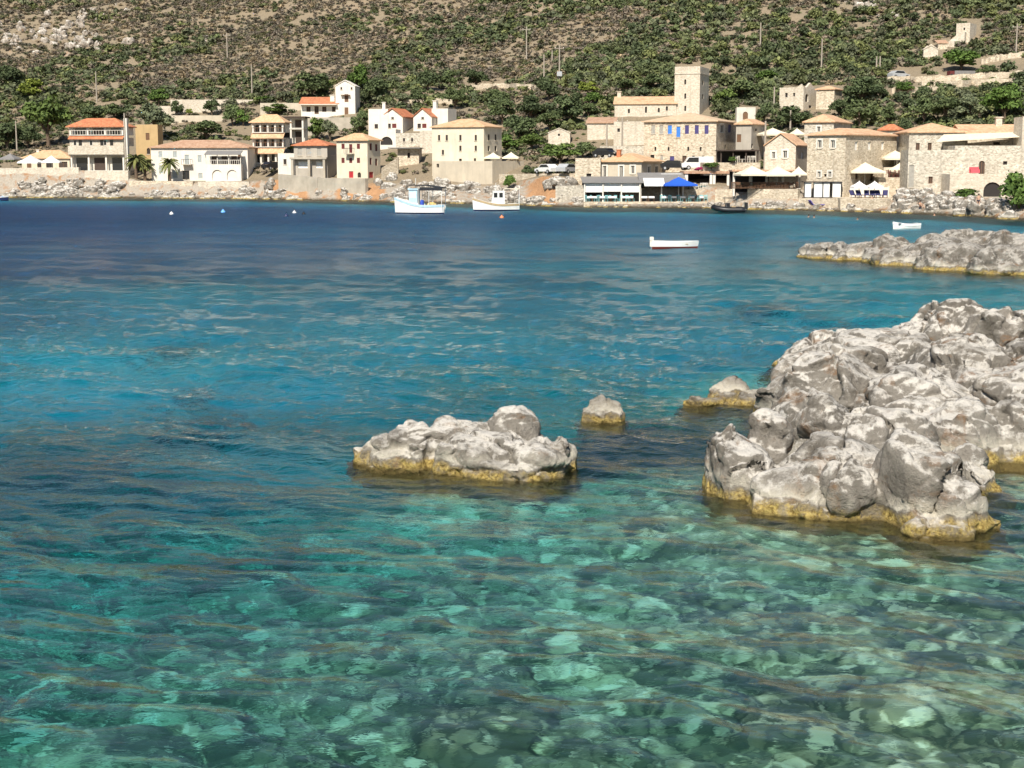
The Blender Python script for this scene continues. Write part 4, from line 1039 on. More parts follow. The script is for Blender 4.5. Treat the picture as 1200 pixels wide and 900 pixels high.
# big stone house with blue shutters
Y1 = sy(838, 20)
h = House('shutter_house', 'big stone house with bright blue and violet shutters in front of the tall tower', 'building', 754, 838.5, 864, 22, 199, 142.5, Y1, STONE)
for x, st_ in ((765.5, 'grey'), (775, 'grey'), (785, 'blue'), (805, 'purple'), (816.5, 'purple'), (828, 'purple')): h.win('L', x, 151.8, 4.6, 10, st_)
h.win('L', 795, 154.5, 4.6, 12, 'blue')
for x in (768, 783.5, 806.5, 821): h.win('L', x, 174.5, 2.2, 4.5, 'hole')
h.win('L', 764.5, 184, 4.6, 5, 'hole').win('L', 775.5, 186, 3, 8, 'grey').win('L', 787.5, 187, 5, 8, 'purple').win('L', 802, 187, 5, 8.5, 'wood').win('L', 812.5, 186, 3, 7, 'dark').win('L', 823.5, 185.5, 3, 6, 'dark')
h.win('R', 846, 150.5, 4.4, 9.5, 'frame').win('R', 855, 150.5, 3.4, 9.5, 'purple').win('R', 850, 172, 1.8, 5, 'hole').walls().roof('hip', 132.5, T_PALE, .35)
h = House('pink_house', 'pinkish stone house with orange roof right of the blue-shuttered house', 'building', 862, 880, 897, 30, 178, 146, sy(880, 26), GREY)
h.win('L', 866, 162, 5, 9, 'brown').win('R', 886, 152, 2.5, 3, 'hole').win('R', 881, 171, 3, 5, 'dark').walls().roof('hip', 139.5, T_OR, .3)
h = House('little_chapel', 'little white ruined chapel front behind the pinkish house', 'building', 863, 885, None, 5, 146, 127, hit(874, 146).y, DIRTYW, M=4)
h.win('L', 873.5, 135.5, 6, 9, 'brown', arch=True).walls('flat', parapet=.2)
# gabled cream stone house
h = House('gable_house', 'small gabled cream stone house with orange roof behind the row of big parasols', 'building', 896, 932, 946, 22, 197, 170, sy(932, 9), STONEP)
h.win('L', 906.5, 182, 4, 8, 'frame').win('L', 920, 181, 5, 9, 'frame').win('L', 913.5, 165, 2.2, 4, 'hole').win('R', 940, 182, 3.2, 9, 'white')
h.op['L'] = [o_ for o_ in h.op['L'] if o_[3] < h.H]; h.wins = [w_ for w_ in h.wins if w_[4] < h.H]
h.walls('gable_left', h.peak(157.5)).roof('gable_left', 157.5, T_OR, .2)
# ruin
Yr = hit(945, 130).y
h = House('ruined_house', 'roofless crumbling pale stone ruin on the slope above the village', 'ruin', 913, 941, 978, 36, 131, 104, Yr, STONEP, found=4)
h.win('L', 921.5, 111.5, 3, 5, 'hole').win('L', 930.5, 111, 2.4, 4, 'hole').win('R', 945.5, 114.5, 3.6, 9, 'hole', arch=True).win('R', 949.5, 126, 3.4, 5, 'hole').win('R', 964, 115, 2.8, 4, 'hole')
h.walls('flat', parapet=.3)
m = MB(); m.prism([(-.4, 2, h.H + .3), (-.4, 5.5, h.H + .3), (-.4, 3.6, h.H + 1.2)], (-.4, 0, 0)); m.prism([(-h.L * .5, 1, h.H), (-.5, 1, h.H), (-h.L * .2, 1, h.H + .9)], (0, .4, 0)); child(m, 'broken_gable', STONEP, h.root)
h = House('ruin_lean_to', 'small tiled lean-to at the right end of the pale stone ruin', 'building', 956, 977, 986, 30, 130, 105, Yr - .5, STONE, found=4).walls().roof('hip', 100.5, T_OR, .25)
# pyramid roofed house behind
h = House('pyramid_house', 'stone house with orange pyramid roof just behind the corner stone house', 'building', 942, 976, 996, 26, 176, 143.5, sy(970, 25), STONEG)
h.win('L', 959.5, 151.5, 3.8, 6.5, 'frame').walls().roof('hip', 134.5, T_OR, .3)
h = House('back_cottage', 'cottage with reddish roof showing behind the right end of the corner stone house', 'building', 1030, 1052, 1057, 32, 176, 153, sy(1040, 30), CREAM).walls().roof('hip', 145.5, T_RED, .3)
# the corner stone house at the water
Y2 = sy(988, 6.2)
h = House('corner_house', 'three-storey stone house with white window frames standing corner-on at the water', 'building', 944.5, 989, 1048.5, 44, 230, 158.5, Y2, STONE, found=3)
for x in (960.5, 976): h.win('L', x, 169, 4.6, 9.5, 'frame')
for x in (960, 972.5): h.win('L', x, 204.5, 3.4, 7, 'frame')
h.win('L', 967, 205.5, 3, 3, 'hole')
for x in (1003.5, 1019, 1034.5): h.win('R', x, 171, 3.4, 10, 'white')
h.win('R', 1004, 206, 3.5, 8, 'wood').win('R', 1022, 208, 4, 9, 'wood').walls().roof('hip', 150.5, T_OR, .3)
CORNER = h
# right-hand stone mansion
Y3 = sy(1065, 9)
h = House('stone_mansion', 'large grey stone mansion with long orange roof and white awning at the right end', 'building', 1063, 1128, None, 4, 226, 155.5, Y3 + 7, STONEG, M=10, found=3, L=None)
h.win('L', 1075.5, 172.5, 4.6, 9.5, 'wood').win('L', 1089.5, 172, 4.6, 9, 'wood').walls().roof('hip', 144.5, T_OR, .35)
h = House('mansion_wing', 'right wing of the stone mansion with long orange roof half hidden by the awning', 'building', 1128.6, 1196, None, 4, 200, 158.5, Y3 + 7.5, STONE, M=9, found=4)
h.win('L', 1168, 168, 8, 3, 'hole').win('L', 1188, 167, 3, 4, 'hole').walls().roof('gable_right', 147, T_OR, .35); h.chimney(-2.2, 4, 1.2, .8, STONEP, h.H + 1.2)
h = House('bastion', 'stout grey stone bastion with one small window at the foot of the mansion', 'building', 1062.5, 1117, None, 5, 231, 178, Y3, STONEG, M=6, found=3)
h.win('L', 1090.5, 211, 5, 8, 'wood').win('L', 1068, 206.5, 6, 26, 'grey').walls('flat', parapet=.25)
h = House('upper_terrace', 'upper stone terrace wall with an arched brown door, right of the bastion', 'terrace', 1117.6, 1212, None, 3, 208, 172.5, Y3 - .4, STONEG, M=6.4, found=6)
h.win('L', 1150.5, 197, 7, 17, 'wood', arch=True).win('L', 1178, 191, 5, 4, 'hole').walls('flat', parapet=.2)
h = House('sea_terrace', 'pale stone sea terrace with a dark tunnel arch at the right edge of the village', 'terrace', 1112, 1214, None, 3, 236, 206.5, Y3 - 5.2, STONEP, M=4.6, found=3)
h.win('L', 1163, 222, 21, 17, 'arch').walls('flat', parapet=.25)
SEAT = h
h = House('white_turret', 'narrow white turret cut by the right picture edge beside the mansion roof', 'building', 1195.5, 1212, None, 3, 200, 138, Y3 + 2, STONEP, M=4, found=4).walls('flat', parapet=.15)
# castle ruin high on the slope
Yc_ = hit(1130, 52).y
h = House('hill_fort', 'stepped pale stone fort ruin standing high on the slope at upper right', 'ruin', 1120, 1136, 1143.5, 34, 50, 28.5, Yc_, STONEP, found=2.5)
h.win('L', 1130, 34, 2, 3, 'hole').walls('flat', parapet=.3)
for (x0, x1, yb, yt, dy) in ((1112, 1134, 58, 38, -1.2), (1105, 1127, 63, 48, -2.6)):
    m = MB(); c = at(x1, yb, Yc_ + dy); w_ = (x1 - x0) * Yc_ / F; hh = (yb - yt) * Yc_ / F; off = c - h.C
    m.prism([(off.x - w_, off.y, off.z - 2), (off.x, off.y, off.z - 2), (off.x, off.y, off.z + hh), (off.x - w_ * .25, off.y, off.z + hh), (off.x - w_, off.y, off.z + hh * .35)], (0, 4, 0)); child(m, 'lower_wall', STONEP, h.root)
h = House('fort_hut', 'small white gabled hut at the foot of the hill fort ruin', 'building', 1082, 1099, None, 5, 68, 58, hit(1092, 67).y, STONEP, M=4, found=2).walls('gable_left', 1.1).roof('gable_left', 54.5, STONEP, .1)
h = House('fort_shed', 'brown-roofed shed between the hill fort ruin and its hut', 'building', 1099, 1110, None, 5, 62, 51, Yc_ - 3, STONE, M=3, found=2).walls().roof('shed', 47, T_OLD, .2)
# terrace walls of the gardens above the long white house
for i, (x0, x1, yt, yb, lab) in enumerate(((200, 318, 117, 124, 'topmost long pale garden wall on the terraces above the long white house'), (183, 258, 124.5, 133, 'second pale garden wall on the terraces, left below the topmost'), (193, 262, 135.5, 143, 'lowest tan garden wall on the terraces above the long white house'), (305, 356, 121, 131, 'pale garden wall left of the hillside villa'))):
    p1 = hit((x0 + x1) / 2, yb); w_ = (x1 - x0) * p1.y / F; hh = (yb - yt) * p1.y / F
    o = tag(MB().box(0, w_, 0, .5, -3, hh).build('garden_wall', STONEP if i < 2 else BEIGE), lab, 'wall'); o.location = at(x0, yb, p1.y)
# quay walls
wall_strip('quay_wall', 'long pale stone quay wall under the tavern with the orange roof', [-160, 0, 92], 5.6, [197, 197, 196], -.5, STONEP)
wall_strip('quay_wall', 'stone quay wall under the three-storey guest house', [99, 150], 5.2, [200.5, 200], -.5, STONEP)
wall_strip('quay_wall', 'low tan quay wall before the long white house', [151, 226], 4.6, [212, 212.5], -.5, STONE)
wall_strip('quay_wall', 'low pale quay wall under the arched veranda', [232, 292], 4.4, [213, 213], -.5, STONEP)
wall_strip('quay_wall', 'tall stained concrete sea wall under the grey pillared house', [326, 372], 2.8, [204, 208], -.5, CONC)
wall_strip('quay_wall', 'pale stained sea wall under the cream pyramid-roofed house', [372.5, 428], 2.6, [208.5, 209], -.5, CONC)
wall_strip('quay_wall', 'rough stone slab wall on the shore left of the awning restaurant', [651, 684], 3.0, [218, 217], -.5, STONEG)
wall_strip('quay_wall', 'tan quay wall under the row of big cream parasols', [876, 935], 2.6, [221.5, 221.5], -.5, STONE)
wall_strip('quay_wall', 'stone quay wall right of the blue parasol with a dark gap', [838, 858], 4.4, [222, 221.5], -.5, STONE)
wall_strip('quay_wall', 'rounded tan landing wall in front of the corner stone house', [936, 990, 1040], 1.6, [232, 232.5, 233], -.5, STONE)
wall_strip('road_wall', 'low pale wall along the coast road with parked cars', [585, 640, 684], 12.5, [204, 203.5, 203], 1.5, STONE)
# ------------------------------------------------------------------ restaurants, parasols, furniture
def parasol(px, apex, eave, hw, Y, floor_py, mat, label, sides=4, group='parasols of the waterside restaurants', name='parasol', rz=None):
    top = at(px, apex, Y); fl = at(px, floor_py, Y).z; ez = at(px, eave, Y).z; r = hw * Y / F
    e = empty(name, (top.x, Y, fl), R(random.uniform(-12, 12)) if rz is None else rz, label, 'parasol', group)
    m = MB(); zt = top.z - fl; zz = ez - fl; rr = r * (1.22 if sides == 4 else 1.04); off = math.pi / 4 if sides == 4 else 0
    ring = lambda q, z: [(q * math.cos(2*math.pi*i/sides + off), q * math.sin(2*math.pi*i/sides + off), z) for i in range(sides)]
    A, B, C_ = ring(.05, zt), ring(rr * .5, zt - (zt - zz) * .56), ring(rr, zz)
    D = ring(rr * 1.0, zz - .22)
    for P, Q in ((A, B), (B, C_), (C_, D)):
        for i in range(sides): j = (i + 1) % sides; m.quad([P[i], P[j], Q[j], Q[i]])
    m.quad(A[::-1]); m.build('canopy', mat, e)
    m = MB(); m.tube((0, 0, 0), (0, 0, zt + .12), .045, .035, 8); m.box(-.3, .3, -.3, .3, 0, .08); m.build('pole', FRAMEW, e)
    m = MB()
    for p in ring(rr * .97, zz + .0): m.tube((0, 0, zz + (zt - zz) * .15), (p[0], p[1], zz - .02), .02, .015, 5)
    m.build('ribs', WOOD, e)
    return e
def chair_proto(name, label, cat, mat, seat_mat, group):
    e = empty(name, (0, 0, 0), 0, label, cat, group)
    m = MB(); m.box(-.22, .22, -.22, .22, .43, .47); m.build('seat', seat_mat, e)
    m = MB(); m.box(-.22, .22, .19, .23, .78, .9); m.box(-.22, .22, .19, .23, .6, .68); m.build('backrest', mat, e)
    for x in (-.2, .2):
        for y in (-.2, .2):
            m = MB(); m.box(x - .022, x + .022, y - .022, y + .022, 0, .43 if y < 0 else .92); m.build('leg', mat, e)
    return e
def table_proto(name, label, mat, group):
    e = empty(name, (0, 0, 0), 0, label, 'table', group)
    m = MB(); m.box(-.42, .42, -.42, .42, .71, .75); m.box(-.425, .425, -.425, -.415, .5, .75); m.build('tabletop', mat, e)
    for x in (-.36, .36):
        for y in (-.36, .36):
            m = MB(); m.box(x - .025, x + .025, y - .025, y + .025, 0, .71); m.build('leg', WOOD, e)
    return e
def spread(proto, spots):
    for i, (px, py, Y, rz) in enumerate(spots):
        o = proto if i == 0 else copy_tree(proto)
        o.location = at(px, py, Y); o.rotation_euler = (0, 0, rz)
def slab(name, label, px0, px1, Y0, Y1, py_top, zb, mat, cat='terrace', group=None):
    a, b = at(px0, py_top, Y0), at(px1, py_top, Y0)
    o = MB().box(0, b.x - a.x, 0, Y1 - Y0, zb - a.z, 0).build(name, mat); o.location = a
    return tag(o, label, cat, group)
def post(parent, x, y, z0, z1, r, mat, name='post'):
    m = MB(); m.box(x - r, x + r, y - r, y + r, z0, z1); return m.build(name, mat, parent)
# awning restaurant
Yq = sy(715, 2.2)
slab('restaurant_quay', 'low tan rock quay under the awning restaurant and the blue parasol', 684, 832, Yq - .8, Yq + 6.2, 236.5, -1, STONE)
c0 = at(684, 236.5, Yq); e = empty('awning_restaurant', c0, 0, 'open waterside restaurant with long grey roof and three white roller awnings', 'restaurant')
Wd = 66 * Yq / F; zr = at(684, 214.5, Yq).z - c0.z
m = MB(); m.prism([(-.2, -.3, zr), (-.2, 5.6, zr + .75), (-.2, 5.6, zr + .87), (-.2, -.3, zr + .14)], (Wd + .6, 0, 0)); m.build('roof', METALG, e)
for i in range(4): post(e, .1 + (Wd - .2) * i / 3, 0, 0, zr + .02, .09, WHITE)
for i in range(3):
    x0, x1 = .2 + (Wd - .2) * i / 3, (Wd - .2) * (i + 1) / 3 + .0; m = MB(); m.box(x0, x1, .12, .15, zr - 1.28 + .1 * (i % 2), zr - .02); m.build('awning', CLOTHW, e)
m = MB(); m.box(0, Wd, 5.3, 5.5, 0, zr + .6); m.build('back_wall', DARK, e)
c1 = at(750, 236.5, Yq + .4); e = empty('shed_restaurant', c1, 0, 'dark open restaurant shed with a sloping grey roof behind the blue parasol', 'restaurant')
w2 = 50 * Yq / F; za, zb2 = at(750, 214.5, Yq).z - c1.z, at(790, 203.5, Yq + 4).z - c1.z
m = MB(); m.prism([(-.1, -.2, za), (-.1, 4.2, zb2), (-.1, 4.2, zb2 + .15), (-.1, -.2, za + .15)], (w2 + .6, 0, 0)); m.build('roof', METALG, e)
for x in (.1, w2 * .5, w2): post(e, x, .1, 0, za, .08, WHITE)
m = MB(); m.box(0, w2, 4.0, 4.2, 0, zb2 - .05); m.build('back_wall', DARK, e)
m = MB(); m.box(w2 + .01, w2 + .25, .6, 4.2, 0, zb2 - .6); m.build('side_wall', STONE, e)
for (a, b, t, bt, dy, lab) in ((755, 779, 209, 216.5, -.6, 'white canvas awning left of the blue parasol'), (776, 800, 204, 210, 2.2, 'white canvas awning above and behind the blue parasol')):
    p, q = at(a, bt, Yq + dy), at(b, bt, Yq + dy); hh = at(a, t, Yq + dy + 1.8).z - p.z
    m = MB(); m.prism([(0, 0, 0), (0, 1.8, hh), (0, 1.8, hh + .05), (0, 0, .05)], (q.x - p.x, 0, 0)); m.box(.02, q.x - p.x - .02, -.03, -.005, -.2, .04)
    o = m.build('canvas_awning', CLOTHW); o.location = p; tag(o, lab, 'awning')
parasol(795.5, 207.5, 216, 22, Yq + .2, 236.5, CLOTHB, 'big bright blue pyramid parasol at the edge of the water', group=None, rz=.05)
ch = chair_proto('cafe_chair', 'turquoise wooden chair at the waterside tables by the blue parasol', 'chair', TEAL, TEAL, 'turquoise chairs of the awning restaurant')
spread(ch, [(x, 236.3, Yq - .2 + .5 * (i % 2), random.uniform(0, 6.28)) for i, x in enumerate((688, 694, 699, 703, 710, 716, 722, 728, 735, 741, 776, 781, 785.5, 792, 797, 802, 807, 812, 818, 823, 827))])
tb = table_proto('cafe_table', 'small white-topped table among the turquoise chairs at the water', CLOTHW, 'white tables of the awning restaurant')
spread(tb, [(x, 236.3, Yq + .1, random.uniform(-.1, .1)) for x in (691, 697, 706, 713, 719, 732, 738, 755, 763, 778.5, 789, 799.5, 810, 820.5)])
# upper terrace right of the blue parasol: flat tiled roof on white pillars
Yt = sy(835, 9.8)
slab('pillar_terrace', 'raised stone terrace with white pillars right of the blue parasol', 800, 858, Yt - 1.6, Yt + 6, 222, -.5, STONE)
c2 = at(803, 222, Yt); e = empty('pillar_pavilion', c2, 0, 'dark open pavilion with flat terracotta-edged roof on white pillars beside the blue parasol', 'pavilion')
w3 = 74 * Yt / F; z3 = at(803, 203.5, Yt).z - c2.z
m = MB(); m.box(-.2, w3, -.3, 5.2, z3, z3 + .35); m.build('roof', T_OLD, e)
for px in (804, 833, 836, 853, 874): post(e, (px - 803) * Yt / F, .1, 0, z3, .22, WHITE, 'pillar')
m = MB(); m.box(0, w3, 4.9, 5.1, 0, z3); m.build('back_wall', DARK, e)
ch2 = chair_proto('terrace_chair', 'pale chair along the edge of the pillared terrace', 'chair', FRAMEW, TEAL, 'pale chairs on the pillared terrace')
spread(ch2, [(x, 221.9, Yt - 1.1, random.uniform(0, 6.28)) for x in (802, 807, 812, 816, 821, 826, 830)])
# cream parasol terrace
Yp = sy(905, 4.2)
c3 = at(858, 221, Yp + 1.5); e = empty('tavern_hall', c3, 0, 'long dark open tavern hall behind the row of big cream parasols', 'restaurant')
w4 = 80 * Yp / F; z4 = at(858, 201, Yp).z - c3.z
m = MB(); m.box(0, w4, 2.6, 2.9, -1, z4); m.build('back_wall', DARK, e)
m = MB(); m.box(-.1, w4 + .2, -.4, 3.0, z4, z4 + .22); m.build('roof', T_OLD, e)
for k_ in range(5): post(e, .2 + (w4 - .4) * k_ / 4, 0, -1, z4, .14, WHITE, 'pillar')
o = MB(); wr = 66 * (Yp - 1) / F; o.box(0, wr, 0, .06, .82, .9); o.box(0, wr, 0, .05, .1, .16)
for k_ in range(40): x = wr * k_ / 40; o.box(x, x + .05, .005, .045, .16, .82)
o = o.build('terrace_railing', WOOD); o.location = at(857, 221.5, Yp - 1.0); tag(o, 'dark brown wooden railing along the terrace of the cream parasols', 'railing')
for px, ap, ev, hw, lab in ((881.5, 194.5, 204, 21, 'leftmost big cream parasol of the row above the tan quay wall'), (911, 195, 204.5, 20, 'middle big cream parasol of the row above the tan quay wall'), (936, 195.5, 203.5, 10.5, 'smaller rightmost cream parasol of the row above the tan quay wall')):
    parasol(px, ap, ev, hw, Yp - .1, 221.3, CLOTHC, lab)
ch3 = chair_proto('tavern_chair', 'brown wooden chair under the row of big cream parasols', 'chair', WOOD, WOOD, 'brown chairs under the cream parasols')
spread(ch3, [(860 + 5.2 * i, 221.2, Yp - .55 + .7 * (i % 2), random.uniform(0, 6.28)) for i in range(15)])
tb3 = table_proto('tavern_table', 'brown wooden table under the row of big cream parasols', WOOD, 'brown tables under the cream parasols')
spread(tb3, [(865 + 10 * i, 221.2, Yp - .2, 0) for i in range(7)])
# pergola
Yg_ = sy(865, 13)
c4 = at(844, 190.5, Yg_); e = empty('pergola', c4, 0, 'dark flat-roofed pergola terrace right of the blue-shuttered stone house', 'pergola')
w5 = 45 * Yg_ / F; z5 = at(844, 177, Yg_).z - c4.z
m = MB(); m.box(-.2, w5, -.4, 4, z5, z5 + .18); m.build('roof', WOODD, e)
for x in (.1, w5 * .33, w5 * .66, w5 - .2): post(e, x, 0, -1.6, z5, .08, WOODD)
m = MB(); m.box(0, w5, 3.6, 3.8, -1.6, z5); m.build('back_wall', DARK, e)
m = MB(); m.box(-2.4, w5 + .1, -.6, 3.5, -1.8, 0); m.build('floor', STONE, e)
ch4 = chair_proto('pergola_chair', 'white chair set out under the dark pergola', 'chair', WHITE, WHITE, 'white chairs under the pergola')
spread(ch4, [(x, 190.3, Yg_ + .3, random.uniform(0, 6.28)) for x in (862, 867, 872, 876, 880, 884)])
for (x0, x1, t, bt, d, lab) in ((886, 925, 150, 157.5, 30, 'wide cream canvas canopy behind the gabled cream stone house'), (925, 943, 150.5, 157, 31, 'narrow cream canvas canopy left of the pyramid-roofed stone house')):
    Yc4 = sy(915, d); parasol((x0 + x1) / 2, t, bt, (x1 - x0) / 2, Yc4, 172, CLOTHC, lab, group=None, name='canopy_parasol')
# curtained terrace under the corner house
c5 = at(942, 231.5, sy(965, 3.8)); e = empty('curtain_terrace', c5, R(-6), 'white curtained terrace with dark deck at the foot of the corner stone house', 'terrace')
w6 = 43 * c5.y / F; z6 = at(942, 213.8, c5.y).z - c5.z
m = MB(); m.box(-.1, w6 + .1, -.1, 3, -.35, 0); m.build('deck', WOODD, e)
m = MB(); m.box(-.1, w6 + .1, -.1, 3, z6, z6 + .1); m.build('roof', IRON, e)
for k_ in range(5): post(e, .05 + (w6 - .1) * k_ / 4, 0, 0, z6, .05, IRON)
for k_ in range(4):
    x0, x1 = .1 + (w6 - .1) * k_ / 4, (w6 - .1) * (k_ + 1) / 4 - (.25 if k_ in (0, 2) else .02); m = MB(); n_ = 14
    for q in range(n_):
        xa, xb = x0 + (x1 - x0) * q / n_, x0 + (x1 - x0) * (q + 1) / n_; ya, yb = .1 + .04 * (q % 2), .1 + .04 * ((q + 1) % 2)
        m.quad([(xa, ya, .05), (xb, yb, .05), (xb, yb, z6 - .02), (xa, ya, z6 - .02)])
    m.build('curtain', CLOTHW, e)
# stepped terraces right of the corner house
Ye = sy(1025, 8)
slab('beach_terrace', 'lower sea terrace with the two small white parasols', 985, 1052, Ye - 4, Ye + 3, 232, -.5, STONE)
slab('low_wall', 'white parapet wall behind the two small white parasols', 996, 1042, Ye + 2.4, Ye + 2.8, 219.5, -.5, WHITE, 'wall')
slab('middle_terrace', 'middle terrace with dark openings under the big cream parasol', 1030, 1064, Ye + 3.05, Ye + 7, 208, -.5, STONE)
slab('top_terrace', 'top terrace under the highest cream parasol beside the mansion', 1036, 1064, Ye + 7.05, Ye + 12, 196, -.5, STONEP)
for px, ap, ev, hw, Y_, fl, lab in ((1014, 190.5, 201, 23, Ye + 4.2, 221, 'widest cream parasol close to the right wall of the corner stone house'), (1049, 176.5, 185.5, 20, Ye + 9, 196, 'highest cream parasol, on the top terrace beside the stone mansion'), (1054, 191.5, 198.5, 14, Ye + 5.2, 208, 'cream parasol of the middle terrace against the stone mansion')):
    parasol(px, ap, ev, hw, Y_, fl, CLOTHC, lab)
for px, lab in ((1007, 'left one of two small white parasols above the dark blue loungers'), (1025, 'right one of two small white parasols above the dark blue loungers')):
    parasol(px, 212.5, 218.5, 9.5, Ye - 1.5, 231.5, CLOTHW, lab)
NAVY = simple('navy_cloth', (.03, .03, .10), .85); LILAC = simple('violet_cloth', (.10, .08, .32), .85)
def lounger(px, py, Y, rz, label, mat, group):
    e = empty('sun_lounger', at(px, py, Y), rz, label, 'lounger', group)
    m = MB(); m.box(-.32, .32, -.95, .35, .28, .38); m.build('mattress', mat, e)
    m = MB(); m.box(-.32, .32, -.02, .08, 0, .75, M=Matrix.Translation((0, .36, .34)) @ Matrix.Rotation(R(-38), 4, 'X')); m.build('backrest', mat, e)
    for x in (-.28, .28):
        for y in (-.85, .3): post(e, x, y, 0, .28, .03, WOOD, 'leg')
lounger(955, 242.8, sy(955, 1.9), 1.9, 'left violet-blue lounger on the landing below the white curtains', LILAC, None)
lounger(968, 242.8, sy(968, 1.9), -1.7, 'right violet-blue lounger on the landing below the white curtains', LILAC, None)
for i, px in enumerate((1001, 1008, 1016, 1023, 1030, 1037)):
    lounger(px, 231.5, Ye - 2.2, random.uniform(-.3, .3), 'dark navy lounger on the lower terrace under the small white parasols', NAVY, 'navy loungers under the small white parasols')
ch5 = chair_proto('balcony_chair', 'red-brown chair on the upper terraces beside the mansion', 'chair', REDP, WOOD, 'red-brown chairs beside the mansion')
spread(ch5, [(x, 207.8, Ye + 3.6, random.uniform(0, 6.28)) for x in (1040, 1045, 1050, 1055, 1060)])
# small parasols near the big cream house and the tavern
Yk2 = GW.Y + 3
for px, ap, ev, hw, lab in ((578, 179, 184.5, 11, 'left pale parasol on the garden of the big cream house'), (599, 178.5, 184.5, 11, 'right pale parasol on the garden of the big cream house')):
    parasol(px, ap, ev, hw, Yk2 + 3, 191.5, CLOTHC, lab, group='pale parasols beside the big cream house')
for px, ap, ev, hw, lab in ((36, 182, 190, 14, 'left white parasol in front of the orange-roofed tavern'), (60, 182.5, 189.5, 12, 'right white parasol in front of the orange-roofed tavern'), (12, 180, 186, 12, 'grey thatched parasol at the left edge beside the tavern')):
    parasol(px, ap, ev, hw, sy(px, 9.5), 198, METALG if px == 12 else CLOTHW, lab, group='parasols before the tavern')
# white awning of the mansion
p = at(1097, 166.5, Y3 + 3.2); q = at(1199, 160.5, Y3 + 3.2); b1, b2 = at(1106, 158, Y3 + 6.8) - p, at(1199, 155, Y3 + 6.8) - p
m = MB(); m.prism([(0, 0, 0), (q.x - p.x, 0, q.z - p.z), tuple(b2), tuple(b1)], (0, 0, .05)); o = m.build('shade_sail', CLOTHC); o.location = p
tag(o, 'long cream shade sail stretched in front of the stone mansion', 'awning')
m = MB()
RUG = simple('red_cloth', (.62, .10, .12), .9)
m.box(-.55, .55, -.3, .3, .35, .8); m.box(-.6, .6, .3, .4, .35, 1.1); o = m.build('terrace_sofa', RUG); o.location = at(1142, 206, Y3 - 2.2); tag(o, 'red padded seat on the sea terrace by the arched door', 'seat')
# ------------------------------------------------------------------ cars
RUBBER = simple('tyre_rubber', (.02, .02, .02), .8)
CARW = simple('white_car_paint', (.72, .72, .70), .25); CARB = simple('black_car_paint', (.015, .015, .018), .2); CARG = simple('silver_car_paint', (.42, .43, .44), .25)
def car(px, py, Y, rz, paint, label, van=False):
    e = empty('parked_van' if van else 'parked_car', at(px, py, Y), rz, label, 'van' if van else 'car')
    if van: P = [(-2.3,.35),(2.3,.35),(2.35,.9),(1.9,1.05),(1.35,1.85),(-2.2,1.95),(-2.35,1.0)]; G = [(1.22,1.1),(1.75,1.1),(1.3,1.75),(-.1,1.78),(-.1,1.1)]
    else: P = [(-2.0,.35),(2.05,.35),(2.1,.7),(1.1,.92),(.55,1.42),(-1.0,1.45),(-1.75,1.0),(-2.05,.9)]; G = [(.95,.95),(.5,1.35),(-.95,1.38),(-1.5,1.0)]
    m = MB(); m.prism([(x, -.82, z) for x, z in P], (0, 1.64, 0)); m.build('body', paint, e)
    m = MB(); m.prism([(x, -.835, z) for x, z in G], (0, 1.67, 0)); m.build('window', GLASSD, e)
    m = MB(); xw = 1.7 if van else .8; m.box(xw - .12, xw + .03, -.7, .7, 1.0, 1.35, M=None); m.build('windscreen', GLASSD, e)
    for x in (-1.3, 1.35):
        for y in (-.83, .83):
            m = MB(); m.tube((x, y - .1, .32), (x, y + .1, .32), .32, .32, 14); w_ = m.build('wheel', RUBBER, e)
            m = MB(); m.tube((x, y - .112, .32), (x, y + .112, .32), .17, .17, 10); m.build('rim', CARG, w_)
    for y in (-.6, .6):
        m = MB(); m.box(2.02 if not van else 2.28, 2.12 if not van else 2.37, y - .14, y + .14, .6, .76); m.build('headlight', FRAMEW, e)
    return e
car(641, 203.6, sy(641, 13.5), math.pi - .95, CARW, 'white car parked on the coast road above the orange bank')
car(665, 203.4, sy(665, 14), 1.0, CARG, 'silver car parked on the coast road left of the stone annex')
car(710, 184.5, sy(710, 24), -.7, CARB, 'black car parked above the roof of the beige house')
car(791, 199.5, sy(791, 14.5), -.3, CARB, 'black car parked below the blue-shuttered house')
car(817, 199, sy(817, 14.5), math.pi, CARW, 'white van parked below the blue-shuttered house', True)
car(319.5, 199, sy(319, 15), .9, CARB, 'black car parked on the lane below the balcony house')
pz = hit(1053, 92); car(1053, 92, pz.y, .4, CARG, 'grey car left on the dry field at upper right')
pz = hit(1125, 91)
e = empty('farm_trailer', pz, .15, 'long grey-roofed trailer with a red end on the brown field at upper right', 'trailer')
m = MB(); m.box(-1.4, 2.6, -.8, .8, .4, 1.15); m.build('body', METALG, e); m = MB(); m.box(-2.3, -1.45, -.7, .7, .3, 1.1); m.build('cab', REDP, e)
for x in (-2, 1.6):
    m = MB(); m.tube((x, -.9, .3), (x, .9, .3), .3, .3, 10); m.build('wheel', RUBBER, e)
